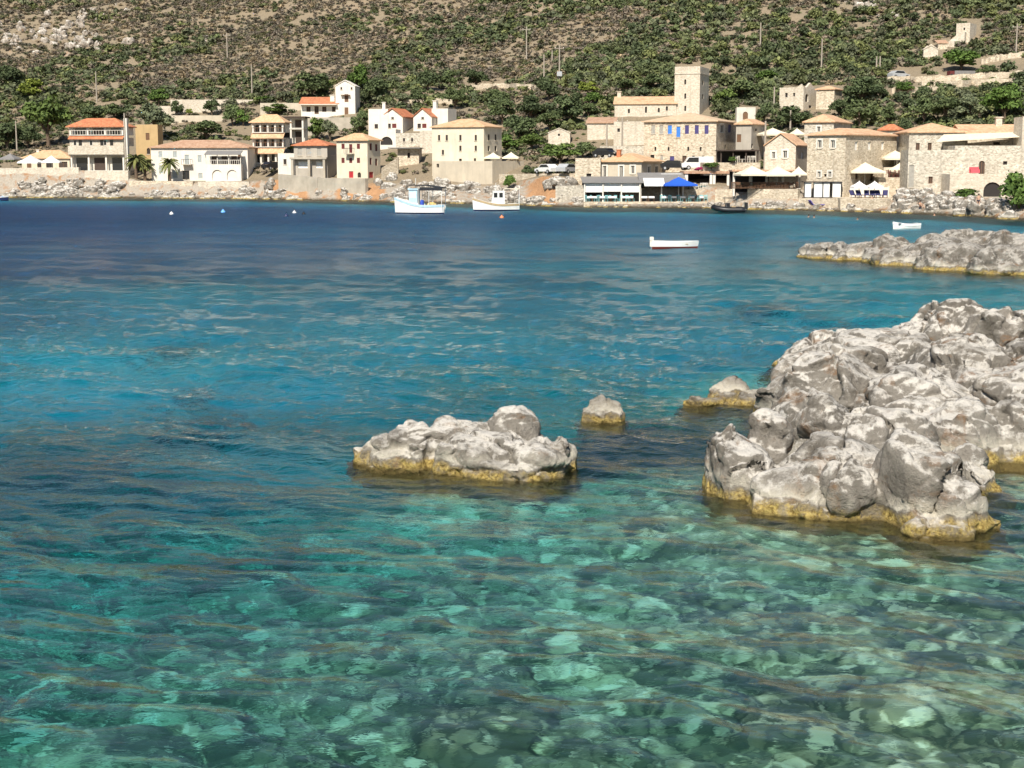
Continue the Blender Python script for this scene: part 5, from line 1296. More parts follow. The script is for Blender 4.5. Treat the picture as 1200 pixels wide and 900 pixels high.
# ------------------------------------------------------------------ boats
BW = simple('white_boat_paint', (.78, .77, .73), .4, 0, .06); BPALE = simple('pale_blue_boat_paint', (.42, .60, .70), .45); BNAVY = simple('navy_boat_paint', (.02, .03, .09), .4); BRED = simple('antifoul_red', (.20, .03, .02), .6)
PVC = simple('black_rubber', (.012, .012, .014), .45); PLANK = simple('deck_planks', (.45, .33, .18), .7); ROPE = simple('yellow_net', (.55, .42, .16), .9); BLUEP = simple('blue_barrel', (.03, .08, .45), .5)
def hull(parent, L, B, fb, bow, mat_top, mat_low, stripe=None, transom=.75, double=False):
    """lofted hull along +x (bow); freeboard fb, bow rise bow"""
    n = 15; secs = []
    for i in range(n):
        t = i / (n - 1); x = -L/2 + L*t
        b = B/2 * (transom + (1 - transom) * math.sin(min(t / .45, 1) * math.pi/2)) * (1 - max(0, (t - .5) / .5) ** 2.2)
        if double: b = B/2 * math.sin(math.pi * (0.04 + .92*t)) ** .6
        b = max(b, .02); sh = fb + bow * max(0, (t - .35) / .65) ** 1.8 + .12 * (1 - t)
        xo = x + (.10 * L * max(0, t - .8) / .2 * .35)
        secs.append((x, xo, b, sh))
    V, Fc = [], []
    for x, xo, b, sh in secs:
        rowv = [(xo, b, sh), (x + (xo - x) * .5, b * .93, .12), (x, b * .6, -.28), (x, 0, -.42), (x, -b * .6, -.28), (x + (xo - x) * .5, -b * .93, .12), (xo, -b, sh),
                (xo, -b * .88, sh), (xo * .985, -b * .8, sh - fb * .62), (xo * .985, b * .8, sh - fb * .62), (xo, b * .88, sh)]
        V += rowv
    k = 11; m = MB(); m.v = V
    for i in range(n - 1):
        for j in range(k):
            a = i*k + j; b_ = i*k + (j+1) % k
            m.f.append((a, b_, b_ + k, a + k)); m.m.append(1 if j in (1, 2, 3, 4) else (2 if j == 8 else 0))
    m.f.append(tuple(range(k))); m.m.append(0); m.f.append(tuple(reversed(range((n-1)*k, n*k)))); m.m.append(0)
    h_ = m.build('hull', [mat_top, mat_low, PLANK], parent)
    if stripe:
        m = MB()
        for s in (-1, 1):
            for i in range(n - 1):
                (xa, oa, ba, sa), (xb, ob, bb, sb_) = secs[i], secs[i+1]
                m.quad([(oa, s*(ba+.012), sa-.24), (ob, s*(bb+.012), sb_-.24), (ob, s*(bb+.016), sb_-.02), (oa, s*(ba+.016), sa-.02)])
        m.build('rub_rail', stripe, h_)
    return secs
# rowing boat
def boat_at(px, py, label, name, rz, cat='boat'):
    return empty(name, onz(px, py), rz, label, cat)
e = boat_at(790, 290.5, 'small open white rowing boat with dark red waterline alone in the bay', 'rowing_boat', 0.05)
Lr = 54 * e.location.y / F; hull(e, Lr, 1.35, .40, .12, BW, BRED, None)
for x in (-.8, .1, .8):
    m = MB(); m.box(x - .12, x + .12, -.55, .55, .28, .32); m.build('thwart', PLANK, e)
m = MB(); m.box(-Lr/2 - .1, -Lr/2 + .05, -.1, .1, .1, .75); m.box(-Lr/2 - .12, -Lr/2 + .16, -.13, .13, .55, .8); m.build('outboard_motor', FRAMEW, e)
# fishing boat, bow to the left
e = boat_at(493, 250.3, 'white and pale blue fishing boat with dark canopy and pale blue wheelhouse', 'fishing_boat', math.pi - .22)
Lf = 58 * e.location.y / F; hull(e, Lf, 2.3, .8, .85, BW, BNAVY, BPALE, double=True)
m = MB(); m.box(.1, 1.5, -.75, .75, .5, 1.05); m.build('coaming', BW, e)
m = MB(); m.box(.25, 1.3, -.62, .62, 1.055, 2.35); m.box(.15, 1.4, -.72, .72, 2.355, 2.5); w_ = m.build('wheelhouse', BPALE, e)
for y in (-.625, .625):
    for x in (.4, .85): m = MB(); m.box(x, x + .34, y - .012, y + .012, 1.55, 2.15); m.build('window', CLOTHW, w_)
m = MB(); m.box(1.295, 1.315, -.5, .5, 1.55, 2.15); m.build('windscreen', CLOTHW, w_)
m = MB(); m.prism([(-3.0, -.95, 2.5), (-1, -.95, 2.75), (1.2, -.95, 2.78), (1.2, -.95, 2.86), (-1, -.95, 2.84), (-3.0, -.95, 2.6)], (0, 1.9, 0)); m.box(-3.0, -.2, .95, 1.0, 2.3, 2.62); m.build('canopy', IRON, e)
for x, y in ((-2.9, -.9), (-2.9, .9), (-1.3, -.9), (-1.3, .9), (.05, -.9), (.05, .9)): m = MB(); m.tube((x, y, .6), (x, y, 2.55), .035, .035, 6); m.build('post', BW, e)
m = MB(); m.tube((.6, 0, 2.5), (.6, 0, 3.5), .04, .03, 6); m.build('mast', BW, e)
m = MB(); m.tube((Lf/2 - .25, 0, .9), (Lf/2 - .15, 0, 1.75), .06, .05, 6); m.build('stem_post', BW, e)
m = MB(); m.lathe([(0, 0), (.24, .02), (.27, .4), (.22, .75), (0, .78)], 10, (-.35, .55, .6)); m.build('barrel', BLUEP, e)
m = MB()
for q in range(5): m.lathe([(0, -.22), (.2, -.15), (.3, 0), (.2, .17), (0, .22)], 9, (-1.2 - .16*q, .45 - .1*(q % 3), .85 + .09*(q % 2)))
m.build('net_pile', ROPE, e, True)
e.scale = (1, 1, 1.22)
# cabin boat
e = boat_at(582, 246.8, 'cream white cabin boat with small wheelhouse and a pale roof rail near the rocks', 'cabin_boat', math.pi + .08)
Lc = 53 * e.location.y / F; hull(e, Lc, 2.1, .66, .75, BW, BNAVY, PLANK, double=True)
m = MB(); m.prism([(-1.0, -.68, .5), (.75, -.68, .5), (.45, -.68, 2.15), (-1.0, -.68, 2.1)], (0, 1.36, 0)); w_ = m.build('cabin', BW, e)
for y in (-.69, .69):
    for x in (-.75, -.05): m = MB(); m.box(x, x + .45, y - .012, y + .012, 1.42, 1.92); m.build('window', GLASSD, w_)
m = MB(); m.box(.7, 1.9, -.6, .6, .55, .85); m.build('fore_hatch', BW, e)
m = MB(); m.box(-3.0, -1.02, -.7, .7, 2.3, 2.38); m.build('roof_canopy', CLOTHC, e)
for x, y in ((-2.9, -.6), (-2.9, .6), (-.9, -.6), (-.9, .6)): m = MB(); m.tube((x, y, .55), (x, y, 2.3), .03, .03, 6); m.build('post', BW, e)
m = MB(); m.tube((.1, 0, 2.1), (.1, 0, 3.0), .03, .02, 6); m.box(.02, .18, -.3, .3, 2.6, 2.68); m.build('mast', BW, e)
m = MB(); m.tube((Lc/2 - .22, 0, .8), (Lc/2 - .12, 0, 1.5), .07, .06, 6); m.build('stem_post', BW, e)
e.scale = (1, 1, 1.2)
# black rib
e = boat_at(855, 248.8, 'black inflatable motor boat with small dark bimini moored by the quay', 'inflatable_boat', math.pi - .05)
m = MB(); Lb = 37 * e.location.y / F; n = 22; pts = []
P = [Vector((-Lb/2 + Lb * t, .72 - .72 * max(0, (t - .55) / .45) ** 2.2, .30 + .30 * max(0, (t - .5) / .5) ** 2)) for t in np.linspace(0, 1, 14)]
P = P + [Vector((p.x, -p.y, p.z)) for p in reversed(P[:-1])]
for i_, p in enumerate(P):
    d_ = (P[min(i_ + 1, len(P) - 1)] - P[max(i_ - 1, 0)]).normalized(); sd_ = d_.cross(Vector((0, 0, 1))).normalized(); r_ = .36 if 0 < i_ < len(P) - 1 else .12
    for q_ in range(12): a_ = 2 * math.pi * q_ / 12; m.v.append(tuple(p + sd_ * r_ * math.cos(a_) + Vector((0, 0, 1)) * r_ * math.sin(a_)))
for i_ in range(len(P) - 1):
    for q_ in range(12): q2 = (q_ + 1) % 12; m.f.append((i_*12 + q_, i_*12 + q2, i_*12 + 12 + q2, i_*12 + 12 + q_)); m.m.append(0)
m.f.append(tuple(range(12))); m.m.append(0); m.f.append(tuple(reversed(range(len(P)*12 - 12, len(P)*12)))); m.m.append(0)
m.build('tube', PVC, e, True)
m = MB(); m.box(-Lb/2 + .1, Lb/2 - 1.0, -.6, .6, .0, .25); m.build('floor', METALG, e)
m = MB(); m.box(.0, .55, -.35, .35, .25, 1.15); m.build('console', PVC, e); m = MB(); m.box(-.75, -.2, -.4, .4, .25, .75); m.build('seat', PLANK, e)
m = MB(); m.box(-Lb/2 - .25, -Lb/2 + .15, -.2, .2, .35, 1.2); m.build('outboard_motor', PVC, e)
m = MB(); m.box(-1.1, .8, -.7, .7, 1.75, 1.82); c_ = m.build('bimini', PVC, e)
for x, y in ((-1.0, -.65), (-1.0, .65), (.7, -.65), (.7, .65)): m = MB(); m.tube((x * .6, y, .5), (x, y, 1.75), .025, .025, 6); m.build('pole', METALG, e)
# small boat behind the promontory and the one at the left edge
e = boat_at(1062, 268, 'small pale blue and white boat half hidden behind the rock promontory', 'dinghy', math.pi + .1)
Ld = 31 * e.location.y / F; hull(e, Ld, 1.3, .42, .25, BW, BW, BW); m = MB(); m.box(-1.1, .9, -.5, .5, .42, .52); m.build('cover', BNAVY, e)
e = boat_at(-4, 235.5, 'dark blue dinghy cut off by the left picture edge', 'dinghy', .1); hull(e, 26 * e.location.y / F, 1.5, .65, .25, BNAVY, BNAVY, BW)
# buoys
def buoy(px, py, r, mat, label, group=None):
    e = empty('buoy', onz(px, py), 0, label, 'buoy', group)
    m = MB(); m.lathe([(0, -r * .7), (r * .8, -r * .4), (r, .1 * r), (r * .8, r * .6), (.25 * r, r), (.2 * r, r * 1.3), (0, r * 1.35)], 12); m.build('float', mat, e, True)
    m = MB(); m.tube((0, 0, r * 1.2), (0, 0, r * 1.75), r * .12, r * .12, 6); m.build('ring_post', IRON, e)
ORNG = simple('orange_buoy', (.62, .22, .10), .5); LBLUE = simple('light_blue_buoy', (.16, .42, .80), .5)
buoy(261.5, 249, .32, LBLUE, 'light blue buoy floating off the veranda wing'); buoy(201, 251, .26, BW, 'small white buoy floating off the long white house')
buoy(588, 255.5, .28, ORNG, 'orange pear-shaped buoy floating before the cabin boat')
buoy(345, 250, .28, CARW, 'half white buoy, topmost of three floats off the grey house'); buoy(335.5, 254, .30, BNAVY, 'dark buoy, leftmost of three floats off the grey house'); buoy(356, 251.5, .26, PVC, 'black buoy, rightmost of three floats off the grey house')
# ------------------------------------------------------------------ people
SKIN = simple('skin', (.50, .30, .20), .6, 0, .06); HAIR = simple('dark_hair', (.03, .02, .015), .7); SWIM = simple('dark_swimwear', (.03, .03, .05), .8); SWIMW = simple('white_cloth', (.7, .7, .7), .8)
def person(px, py, Y, z, rz, pose, label, suit=SWIM):
    c = at(px, py, Y); e = empty('person', (c.x, Y, c.z if z is None else z), rz, label, 'person')
    hip = Vector((0, 0, .92))
    if pose == 'stand':
        J = dict(pel=(0,0,.95), chest=(0,.0,1.25), neck=(0,-.01,1.47), head=(0,-.03,1.62), top=(0,-.03,1.72))
        for s, n in ((1,'l'),(-1,'r')): J.update({n+'hip':(.10*s,0,.90), n+'kn':(.12*s,-.03,.49), n+'an':(.12*s,.02,.09), n+'to':(.14*s,-.15,.03), n+'sh':(.19*s,0,1.41), n+'el':(.25*s,.03,1.14), n+'wr':(.25*s,-.08,.90), n+'ha':(.25*s,-.12,.82)})
    else:
        J = dict(pel=(0,0,.10), chest=(0,.06,.40), neck=(0,.02,.62), head=(0,-.02,.77), top=(0,-.02,.87))
        for s, n in ((1,'l'),(-1,'r')): J.update({n+'hip':(.10*s,-.02,.10), n+'kn':(.14*s,-.40,.38), n+'an':(.13*s,-.62,.02), n+'to':(.14*s,-.78,-.02), n+'sh':(.19*s,.05,.55), n+'el':(.24*s,-.16,.40), n+'wr':(.14*s,-.38,.44), n+'ha':(.10*s,-.45,.42)})
    names = list(J); E = [('pel','chest'),('chest','neck'),('neck','head'),('head','top')]
    for n in 'lr': E += [('pel',n+'hip'),(n+'hip',n+'kn'),(n+'kn',n+'an'),(n+'an',n+'to'),('chest',n+'sh'),(n+'sh',n+'el'),(n+'el',n+'wr'),(n+'wr',n+'ha')]
    rad = dict(pel=.14, chest=.15, neck=.055, head=.10, top=.06, hip=.09, kn=.06, an=.042, to=.035, sh=.06, el=.042, wr=.03, ha=.035)
    me = bpy.data.meshes.new('body'); me.from_pydata([J[k] for k in names], [(names.index(a), names.index(b)) for a, b in E], [])
    o = bpy.data.objects.new('tmp_body', me); COL.objects.link(o)
    md = o.modifiers.new('s', 'SKIN'); md2 = o.modifiers.new('d', 'SUBSURF'); md2.levels = 1
    for i, k_ in enumerate(names):
        r_ = rad.get(k_, rad.get(k_[1:], .06)); o.data.skin_vertices[0].data[i].radius = (r_, r_ * .85); o.data.skin_vertices[0].data[i].use_root = (k_ == 'pel')
    m2 = bpy.data.meshes.new_from_object(o.evaluated_get(bpy.context.evaluated_depsgraph_get())); bpy.data.objects.remove(o)
    m2.name = 'body'; m2.materials.clear(); m2.polygons.foreach_set('use_smooth', [True]*len(m2.polygons)); b_ = link('body', m2, SKIN, e)
    h_ = Vector(J['head']); m = MB(); m.lathe([(.118, -.02), (.122, .05), (.09, .11), (0, .13)], 10, tuple(h_ + Vector((0, .018, 0)))); m.build('hair', HAIR, e, True)
    p_ = Vector(J['pel']); m = MB(); m.lathe([(.155, -.10), (.17, -.02), (.165, .06)], 12, tuple(p_)); m.build('swimwear', suit, e, True)
    return e
person(1078, 248, sy(1078, .5), .75, .4, 'sit', 'bather sitting on the rocks at the water below the stone bastion')
person(1146, 249, sy(1146, .6), .9, -.3, 'stand', 'bather standing on the rocks left of the tunnel arch')
person(1021.5, 245, sy(1021, 2.0), None, .2, 'stand', 'person in white standing on the landing below the small white parasols', SWIMW)
def swimmer(px, py, label, group=None):
    e = empty('person', onz(px, py), random.uniform(0, 6), label, 'swimmer', group)
    m = MB(); m.lathe([(0, -.75), (.16, -.6), (.19, -.3), (.21, -.12), (.12, -.04), (.06, .02), (.085, .07), (.1, .16), (.085, .25), (0, .3)], 12); m.build('body', SKIN, e, True)
    m = MB(); m.lathe([(.105, .14), (.108, .2), (.085, .28), (0, .32)], 10, (0, .01, 0)); m.build('hair', HAIR, e, True)
swimmer(947.5, 254.3, 'head of the left swimmer of a pair off the violet-blue loungers'); swimmer(954, 254.8, 'head of the right swimmer of a pair off the violet-blue loungers')
swimmer(1005, 258, 'head of a swimmer alone off the lower sea terrace'); swimmer(1095, 252, 'head of a swimmer close to the rocks below the mansion')
# ------------------------------------------------------------------ poles
POLE = simple('weathered_pole', (.36, .31, .25), .85, 0, .2)
def pole(px, pt, pb, label, arms=1, Y=None, lean=0.0, box=False):
    p_ = hit(px, pb) if Y is None else at(px, pb, Y); h_ = (pb - pt) * p_.y / F
    e = empty('utility_pole', p_, 0, label, 'pole', 'utility poles'); e.rotation_euler = (0, R(lean), 0)
    m = MB(); m.tube((0, 0, -.6), (0, 0, h_), .17, .12, 8); m.build('mast', POLE, e)
    if arms:
        m = MB(); m.box(-.9, .9, -.06, .06, h_ - .75, h_ - .62); a_ = m.build('cross_arm', POLE, e)
        for x in (-.8, 0, .8): m = MB(); m.lathe([(.06, 0), (.07, .08), (.04, .16), (0, .18)], 8, (x, 0, h_ - .61)); m.build('insulator', FRAMEW, a_)
    if box: m = MB(); m.box(-.5, .5, -.6, -.15, h_ * .18, h_ * .3); m.build('transformer', CARG, e)
for a in ((113.5, 85, 120, 'tall pole on the bare slope above the red-roofed guest house', 0), (295.5, 77, 115, 'pale pole rising behind the topmost garden wall', 0), (266.5, 40, 70, 'short dark pole high on the scrub slope above the garden walls', 1),
          (617, 33, 71, 'tall pole with cross arm, highest on the slope between cream house and tower', 1), (647, 60, 72, 'short slender pole in the scrub above the stone hut', 0), (637.5, 65, 96, 'thin dark pole left of the transformer pole', 0),
          (891, 28, 56, 'thin pole high among the green scrub above the ruined house', 0), (962.5, 48, 83, 'pale tall pole in the green scrub up right of the ruined house', 0), (907, 103, 126, 'short pole just left of the ruined house', 0),
          (926, 130, 154, 'pale pole in front of the bushes below the ruined house', 0), (1027, 67, 83, 'left of a pair of short pale poles by the brown field', 0), (1031, 68, 84, 'right of a pair of short pale poles by the brown field', 0), (1190.5, 30, 64, 'brown pole right of the hill fort ruin', 1),
          (20, 143, 178, 'dark pole beside the tree at the far left edge', 0), (711, 146, 178, 'pale pole standing behind the beige house', 0)):
    pole(a[0], a[1], a[2], a[3], a[4])
pole(655.5, 55, 98, 'transformer pole with grey box on the slope above the stone hut', 1, box=True); pole(729, 139, 178, 'wooden pole with bracket in front of the stone rampart', 1)
pole(896, 143, 195, 'tall grey pole at the left corner of the gabled cream stone house', 0, Y=sy(896, 8.6)); pole(148, 134, 200, 'white pole at the right corner of the red-roofed guest house', 0, Y=sy(148, 9.4))
# ------------------------------------------------------------------ rocks along the far shore
SHROCK = []
for i in range(6):
    rg = np.random.default_rng(60 + i); bl = [(600, 10, .55, .62, .55)] + [(600 + rg.uniform(-70, 70), 10 + rg.uniform(-.3, .3), rg.uniform(.25, .6), rg.uniform(.25, .45), rg.uniform(.25, .4)) for _ in range(3)]
    bl = [b + (3.2, -.5) for b in bl]
    me = blob_mesh(bl, .075, 70 + i, cell=.35, amp=.08, crackd=.05, fine=.03); V = np.empty(len(me.vertices) * 3, np.float32); me.vertices.foreach_get('co', V); V = V.reshape(-1, 3) - np.array([0, 10, 0], np.float32)
    me.vertices.foreach_set('co', V.ravel()); me.update(); me.materials.clear(); me.materials.append(ROCK); me.name = 'shore_rock'; SHROCK.append(me)
rg = np.random.default_rng(8)
for x0, x1, n_, smin, smax, dmax in ((0, 150, 64, .8, 2.3, 5), (150, 285, 40, .6, 1.5, 3.5), (285, 335, 12, .9, 2.2, 5), (335, 440, 16, .7, 1.6, 3), (440, 585, 46, .9, 2.5, 13), (585, 690, 30, .8, 2.0, 8), (690, 830, 18, .4, .7, 1.5), (830, 940, 14, .6, 1.4, 2), (940, 1050, 12, .5, 1.0, 1.4), (1050, 1195, 38, .9, 2.3, 8)):
    for _ in range(n_):
        px = rg.uniform(x0, x1); d = rg.uniform(-.6, dmax); Y_ = sy(px, d); X_ = (px - 600) / 1765 * Y_; s_ = rg.uniform(smin, smax)
        o = bpy.data.objects.new('shore_rock', SHROCK[rg.integers(6)]); COL.objects.link(o); o.location = (X_, Y_, max(ground(X_, Y_), -.3) - .12 * s_); o.rotation_euler = (rg.uniform(-.25, .25), rg.uniform(-.25, .25), rg.uniform(0, 6.28)); o.scale = (s_, s_, s_ * rg.uniform(.7, 1.15))
        tag(o, 'pale boulder on the rocky far shore below the houses', 'rock', 'boulders along the far shore')
# ------------------------------------------------------------------ trees of the village, one by one: foot column, foot row, width, height, kind, colour, label
for a in ((57, 172, 58, 58, 'pine', 'g', 'big round bright green pine left of the red-roofed guest house'), (8, 176, 42, 34, 'bushy', 'd', 'dark bushy tree at the left edge behind the thatched parasol'), (33, 174, 30, 26, 'bushy', 'd', 'dark low tree between the big pine and the left edge'),
    (10, 100, 30, 24, 'bushy', 'd', 'dark tree on the slope at the left picture edge'), (34, 116, 36, 22, 'bushy', 'y', 'yellow-green bushy tree on the slope above the big pine'), (108, 146, 34, 22, 'bushy', 'd', 'dark tree close behind the left half of the guest house'), (134, 140, 28, 18, 'bushy', 'm', 'small tree close behind the right half of the guest house'),
    (183, 166, 54, 46, 'olive', 'o', 'broad grey-green olive tree behind the ochre tower house'), (208, 136, 17, 17, 'bushy', 'd', 'small dark tree at the left end of the garden terraces'), (249, 136, 20, 20, 'bushy', 'd', 'dark round tree in the middle of the garden terraces'), (222, 136, 9, 8, 'bushy', 'y', 'tiny yellow-green bush on the garden terraces'),
    (273, 148, 28, 26, 'bushy', 'm', 'dense green tree at the right end of the garden terraces'), (285, 148, 20, 18, 'bushy', 'b', 'bright green tree close left of the balcony house'), (243, 166, 48, 26, 'olive', 'm', 'wide olive tree right behind the long white house roof'), (186, 124, 24, 20, 'bushy', 'b', 'bright green tree above the olive and the ochre tower house'),
    (313, 121, 28, 9, 'bushy', 'b', 'long low hedge tree on top of the pale garden wall'), (322, 135, 34, 12, 'bushy', 'g', 'low green hedge tree between balcony house and villa'), (340, 179, 10, 12, 'bushy', 'y', 'yellow-green bush over the small white annex'),
    (366, 118, 42, 32, 'bushy', 'm', 'dark green tree clump right behind the villa roof'), (379, 112, 18, 22, 'bushy', 'b', 'light green leafy tree behind the villa chimney'), (420, 108, 32, 30, 'bushy', 'b', 'bright green tree right behind the gabled tower'), (443, 122, 34, 32, 'bushy', 'd', 'dark tree right of the gabled tower'),
    (372, 166, 26, 27, 'bushy', 'g', 'green tree in front of the villa retaining wall'), (387, 166, 24, 26, 'olive', 'o', 'grey olive tree in front of the villa retaining wall'), (421, 158, 26, 26, 'olive', 'm', 'dark olive tree at the right end of the villa retaining wall'),
    (470, 124, 24, 16, 'olive', 'o', 'pale olive bush above the left gabled white house'), (491, 124, 22, 20, 'bushy', 'm', 'green tree above the right gabled white house'), (502, 106, 32, 24, 'bushy', 'd', 'dark tree on the slope above the chimney block'), (524, 102, 26, 18, 'bushy', 'm', 'green tree second in the row above the big cream house'),
    (557, 104, 30, 22, 'bushy', 'd', 'dark tree third in the row above the big cream house'), (533, 128, 30, 24, 'olive', 'm', 'rounded tree just above the ridge of the big cream house'), (582, 124, 30, 20, 'bushy', 'm', 'green tree up right of the big cream house'), (588, 146, 38, 28, 'olive', 'm', 'wide tree just right of the cream house roof'),
    (609, 170, 46, 36, 'bushy', 'd', 'large dark tree right of the big cream house'), (622, 142, 38, 30, 'bushy', 'd', 'dark tree on the slope above the stone hut, left'), (642, 120, 32, 30, 'bushy', 'd', 'dark tree by the foot of the transformer pole'), (597, 177, 34, 18, 'bushy', 'b', 'low bright bush right behind the pale garden parasols'),
    (624, 176, 36, 20, 'bushy', 'g', 'green bush left of the stone hut'), (618, 208, 17, 14, 'bushy', 'd', 'small dark bush left of the white car on the coast road'), (597, 223, 18, 18, 'bushy', 'b', 'bright green bush on the rocks below the garden wall'), (666, 146, 42, 32, 'bushy', 'd', 'dark tree on the slope above the stone hut, right'),
    (645, 154, 36, 24, 'bushy', 'm', 'green tree close behind the stone hut'), (689, 112, 24, 16, 'bushy', 'y', 'bright yellow-green tree above the lower hall'), (695, 124, 26, 16, 'bushy', 'b', 'green tree under the yellow-green tree above the lower hall'), (673, 128, 24, 18, 'bushy', 'd', 'dark tree left of the yellow-green tree'),
    (690, 138, 24, 18, 'olive', 'm', 'olive bush close to the left end of the lower hall'), (656, 192, 44, 24, 'bushy', 'g', 'wide green bush below the stone hut'), (684, 186, 30, 20, 'bushy', 'm', 'green bush left of the pole behind the beige house'), (745, 168, 12, 20, 'olive', 'm', 'small dark tree against the stone rampart'),
    (733, 108, 24, 16, 'bushy', 'm', 'tree on the slope above the long hall roof, left'), (765, 105, 36, 18, 'olive', 'm', 'wide tree on the slope above the long hall roof, right'), (896, 146, 25, 26, 'bushy', 'd', 'dark round tree right of the little chapel front'), (930, 152, 46, 26, 'bushy', 'd', 'broad dark tree below the ruined house'),
    (900, 98, 30, 16, 'bushy', 'b', 'bright green tree on the slope up left of the ruined house'), (872, 116, 40, 22, 'olive', 'm', 'wide tree on the slope right of the tall tower'), (850, 124, 30, 20, 'bushy', 'g', 'bushy tree just right of the tall tower'), (1008, 150, 44, 32, 'olive', 'm', 'wide olive tree above the ridge of the corner stone house'),
    (984, 138, 26, 22, 'bushy', 'd', 'dark tree right of the ruined house lean-to'), (1010, 122, 42, 32, 'bushy', 'd', 'dark tree up right of the ruined house'), (1030, 116, 24, 18, 'bushy', 'd', 'small dark tree at the left end of the brown field'), (1040, 144, 18, 18, 'bushy', 'm', 'small tree above the back cottage'),
    (1059, 172, 24, 34, 'bushy', 'd', 'dark tree in the gap between corner house and mansion'), (1082, 146, 36, 32, 'olive', 'm', 'olive tree above the left end of the mansion roof'), (1107, 146, 44, 34, 'olive', 'm', 'broad olive tree above the middle of the mansion roof'), (1137, 144, 40, 30, 'olive', 'o', 'grey olive tree above the right of the mansion roof'),
    (1178, 142, 52, 44, 'bushy', 'b', 'big bright green tree at the right edge above the mansion'), (1060, 111, 24, 14, 'bushy', 'b', 'bright green bush on the brown field, left of the trailer'), (1082, 118, 22, 18, 'bushy', 'd', 'dark bush below the trailer field'), (1142, 152, 40, 12, 'olive', 'o', 'low pale bushes hugging the mansion ridge'),
    (1126, 84, 50, 26, 'bushy', 'b', 'big bright green tree at the foot of the hill fort ruin'), (1157, 90, 22, 14, 'bushy', 'm', 'small tree right of the big tree below the hill fort')):
    tree(*a)
tree(1192, 256, 52, 56, 'bushy', 'b', 'big dense green bush at the waterside on the right picture edge', Y=sy(1192, 3.5), name='shore_bush')
pz = at(1131, 236, sy(1131, 9)); tree(1128, 236, 46, 14, 'bushy', 'b', 'low green creeper over the rocks under the sea terrace', Y=sy(1131, 8.5), name='creeper')
tree(834, 198, 22, 8, 'bushy', 'b', 'green planter bushes in front of the blue-shuttered house', Y=sy(834, 9.5), name='planter_bush'); tree(858, 191.5, 9, 8, 'bushy', 'b', 'small bright bush beside the pergola', Y=Yg_ - .8, name='planter_bush')
bg_ = tree(819, 201.5, 14, 6, 'bushy', 'm', 'magenta bougainvillea on the flat terracotta-edged roof', Y=Yt + 2, name='bougainvillea')
for c_ in bg_.children:
    if c_.name.startswith('crown'): c_.color = (.42, .04, .16, 1)
# palms
def palm(px, py, h, Y, label):
    s = Y / F; e = empty('palm_tree', at(px, py, Y), random.uniform(0, 6), label, 'palm', 'palms on the quay'); H_ = h * s * .72
    m = MB(); P = [(0, 0, -.4), (.05, 0, H_ * .35), (.02, .05, H_ * .7), (0, 0, H_)]
    for a, b, r0, r1 in zip(P, P[1:], (.34, .27, .24), (.27, .24, .26)): m.tube(a, b, r0, r1, 8)
    m.build('trunk', BARK, e)
    V = []; T = []; rg = np.random.default_rng(int(px)); rc = h * s * .42
    for i in range(46):
        az = rg.uniform(0, 6.28); el = rg.uniform(-.75, 1.35); d = np.array([math.cos(az), math.sin(az)]); pts = []
        for t in np.linspace(0, 1, 7):
            r_ = rc * t * math.cos(el * .55) * .95; z_ = H_ + rc * (math.sin(el) * t * .9 - .55 * t * t) + .1; pts.append(np.array([d[0]*r_, d[1]*r_, z_]))
        side = np.array([-d[1], d[0], 0]) * rc * .13; tn = rg.random()
        for k_ in range(6):
            w0, w1 = math.sin(math.pi * min(.95, (k_ + .6) / 7)), math.sin(math.pi * min(.97, (k_ + 1.6) / 7)); dr = np.array([0, 0, -.06 * rc])
            for sg in (-1, 1): V += [pts[k_], pts[k_] + side*w0*sg + dr, pts[k_+1] + side*w1*sg*.8 + dr, pts[k_+1]]; T += [tn]*4
    me = np_mesh('fronds', np.array(V), np.arange(len(V)).reshape(-1, 4), False); set_attr(me, 'tint', T); me.materials.append(LEAF); o = link('fronds', me, None, e); o.color = (.13, .14, .05, 1)
palm(199, 213, 31, sy(199, 9), 'slim palm standing before the long white house facade'); palm(160, 211, 34, sy(160, 9), 'stout palm at the left end of the long white house'); palm(170, 211, 28, sy(170, 10.5), 'second palm between stout palm and long white house')
# ------------------------------------------------------------------ scrub
# scatter over the slope
rng = np.random.default_rng(77)
n = 95000
sp = rng.uniform(-150, 1350, n); sd = 12 + 204 * rng.random(n) ** 0.78
Ys = shoreY(sp) + sd; Xs = (sp - 600) / 1765.0 * Ys
keep = rng.random(n) < np.clip(Ys / 400, .5, 1); sp, sd, Xs, Ys = sp[keep], sd[keep], Xs[keep], Ys[keep]
Zs = terrain(Xs, Ys); P = np.stack([Xs, Ys, 0 * Xs], -1)
spy = 450 - F * np.tan(np.arctan2(Zs - HC, Ys) + PITCH)      # rough photo row
spy = 192 - (Zs - HC) / Ys * F
vis = spy > -40; sp, sd, Xs, Ys, Zs, P, spy = [a[vis] for a in (sp, sd, Xs, Ys, Zs, P, spy)]
patch = fbm(P / 22.0, 3)
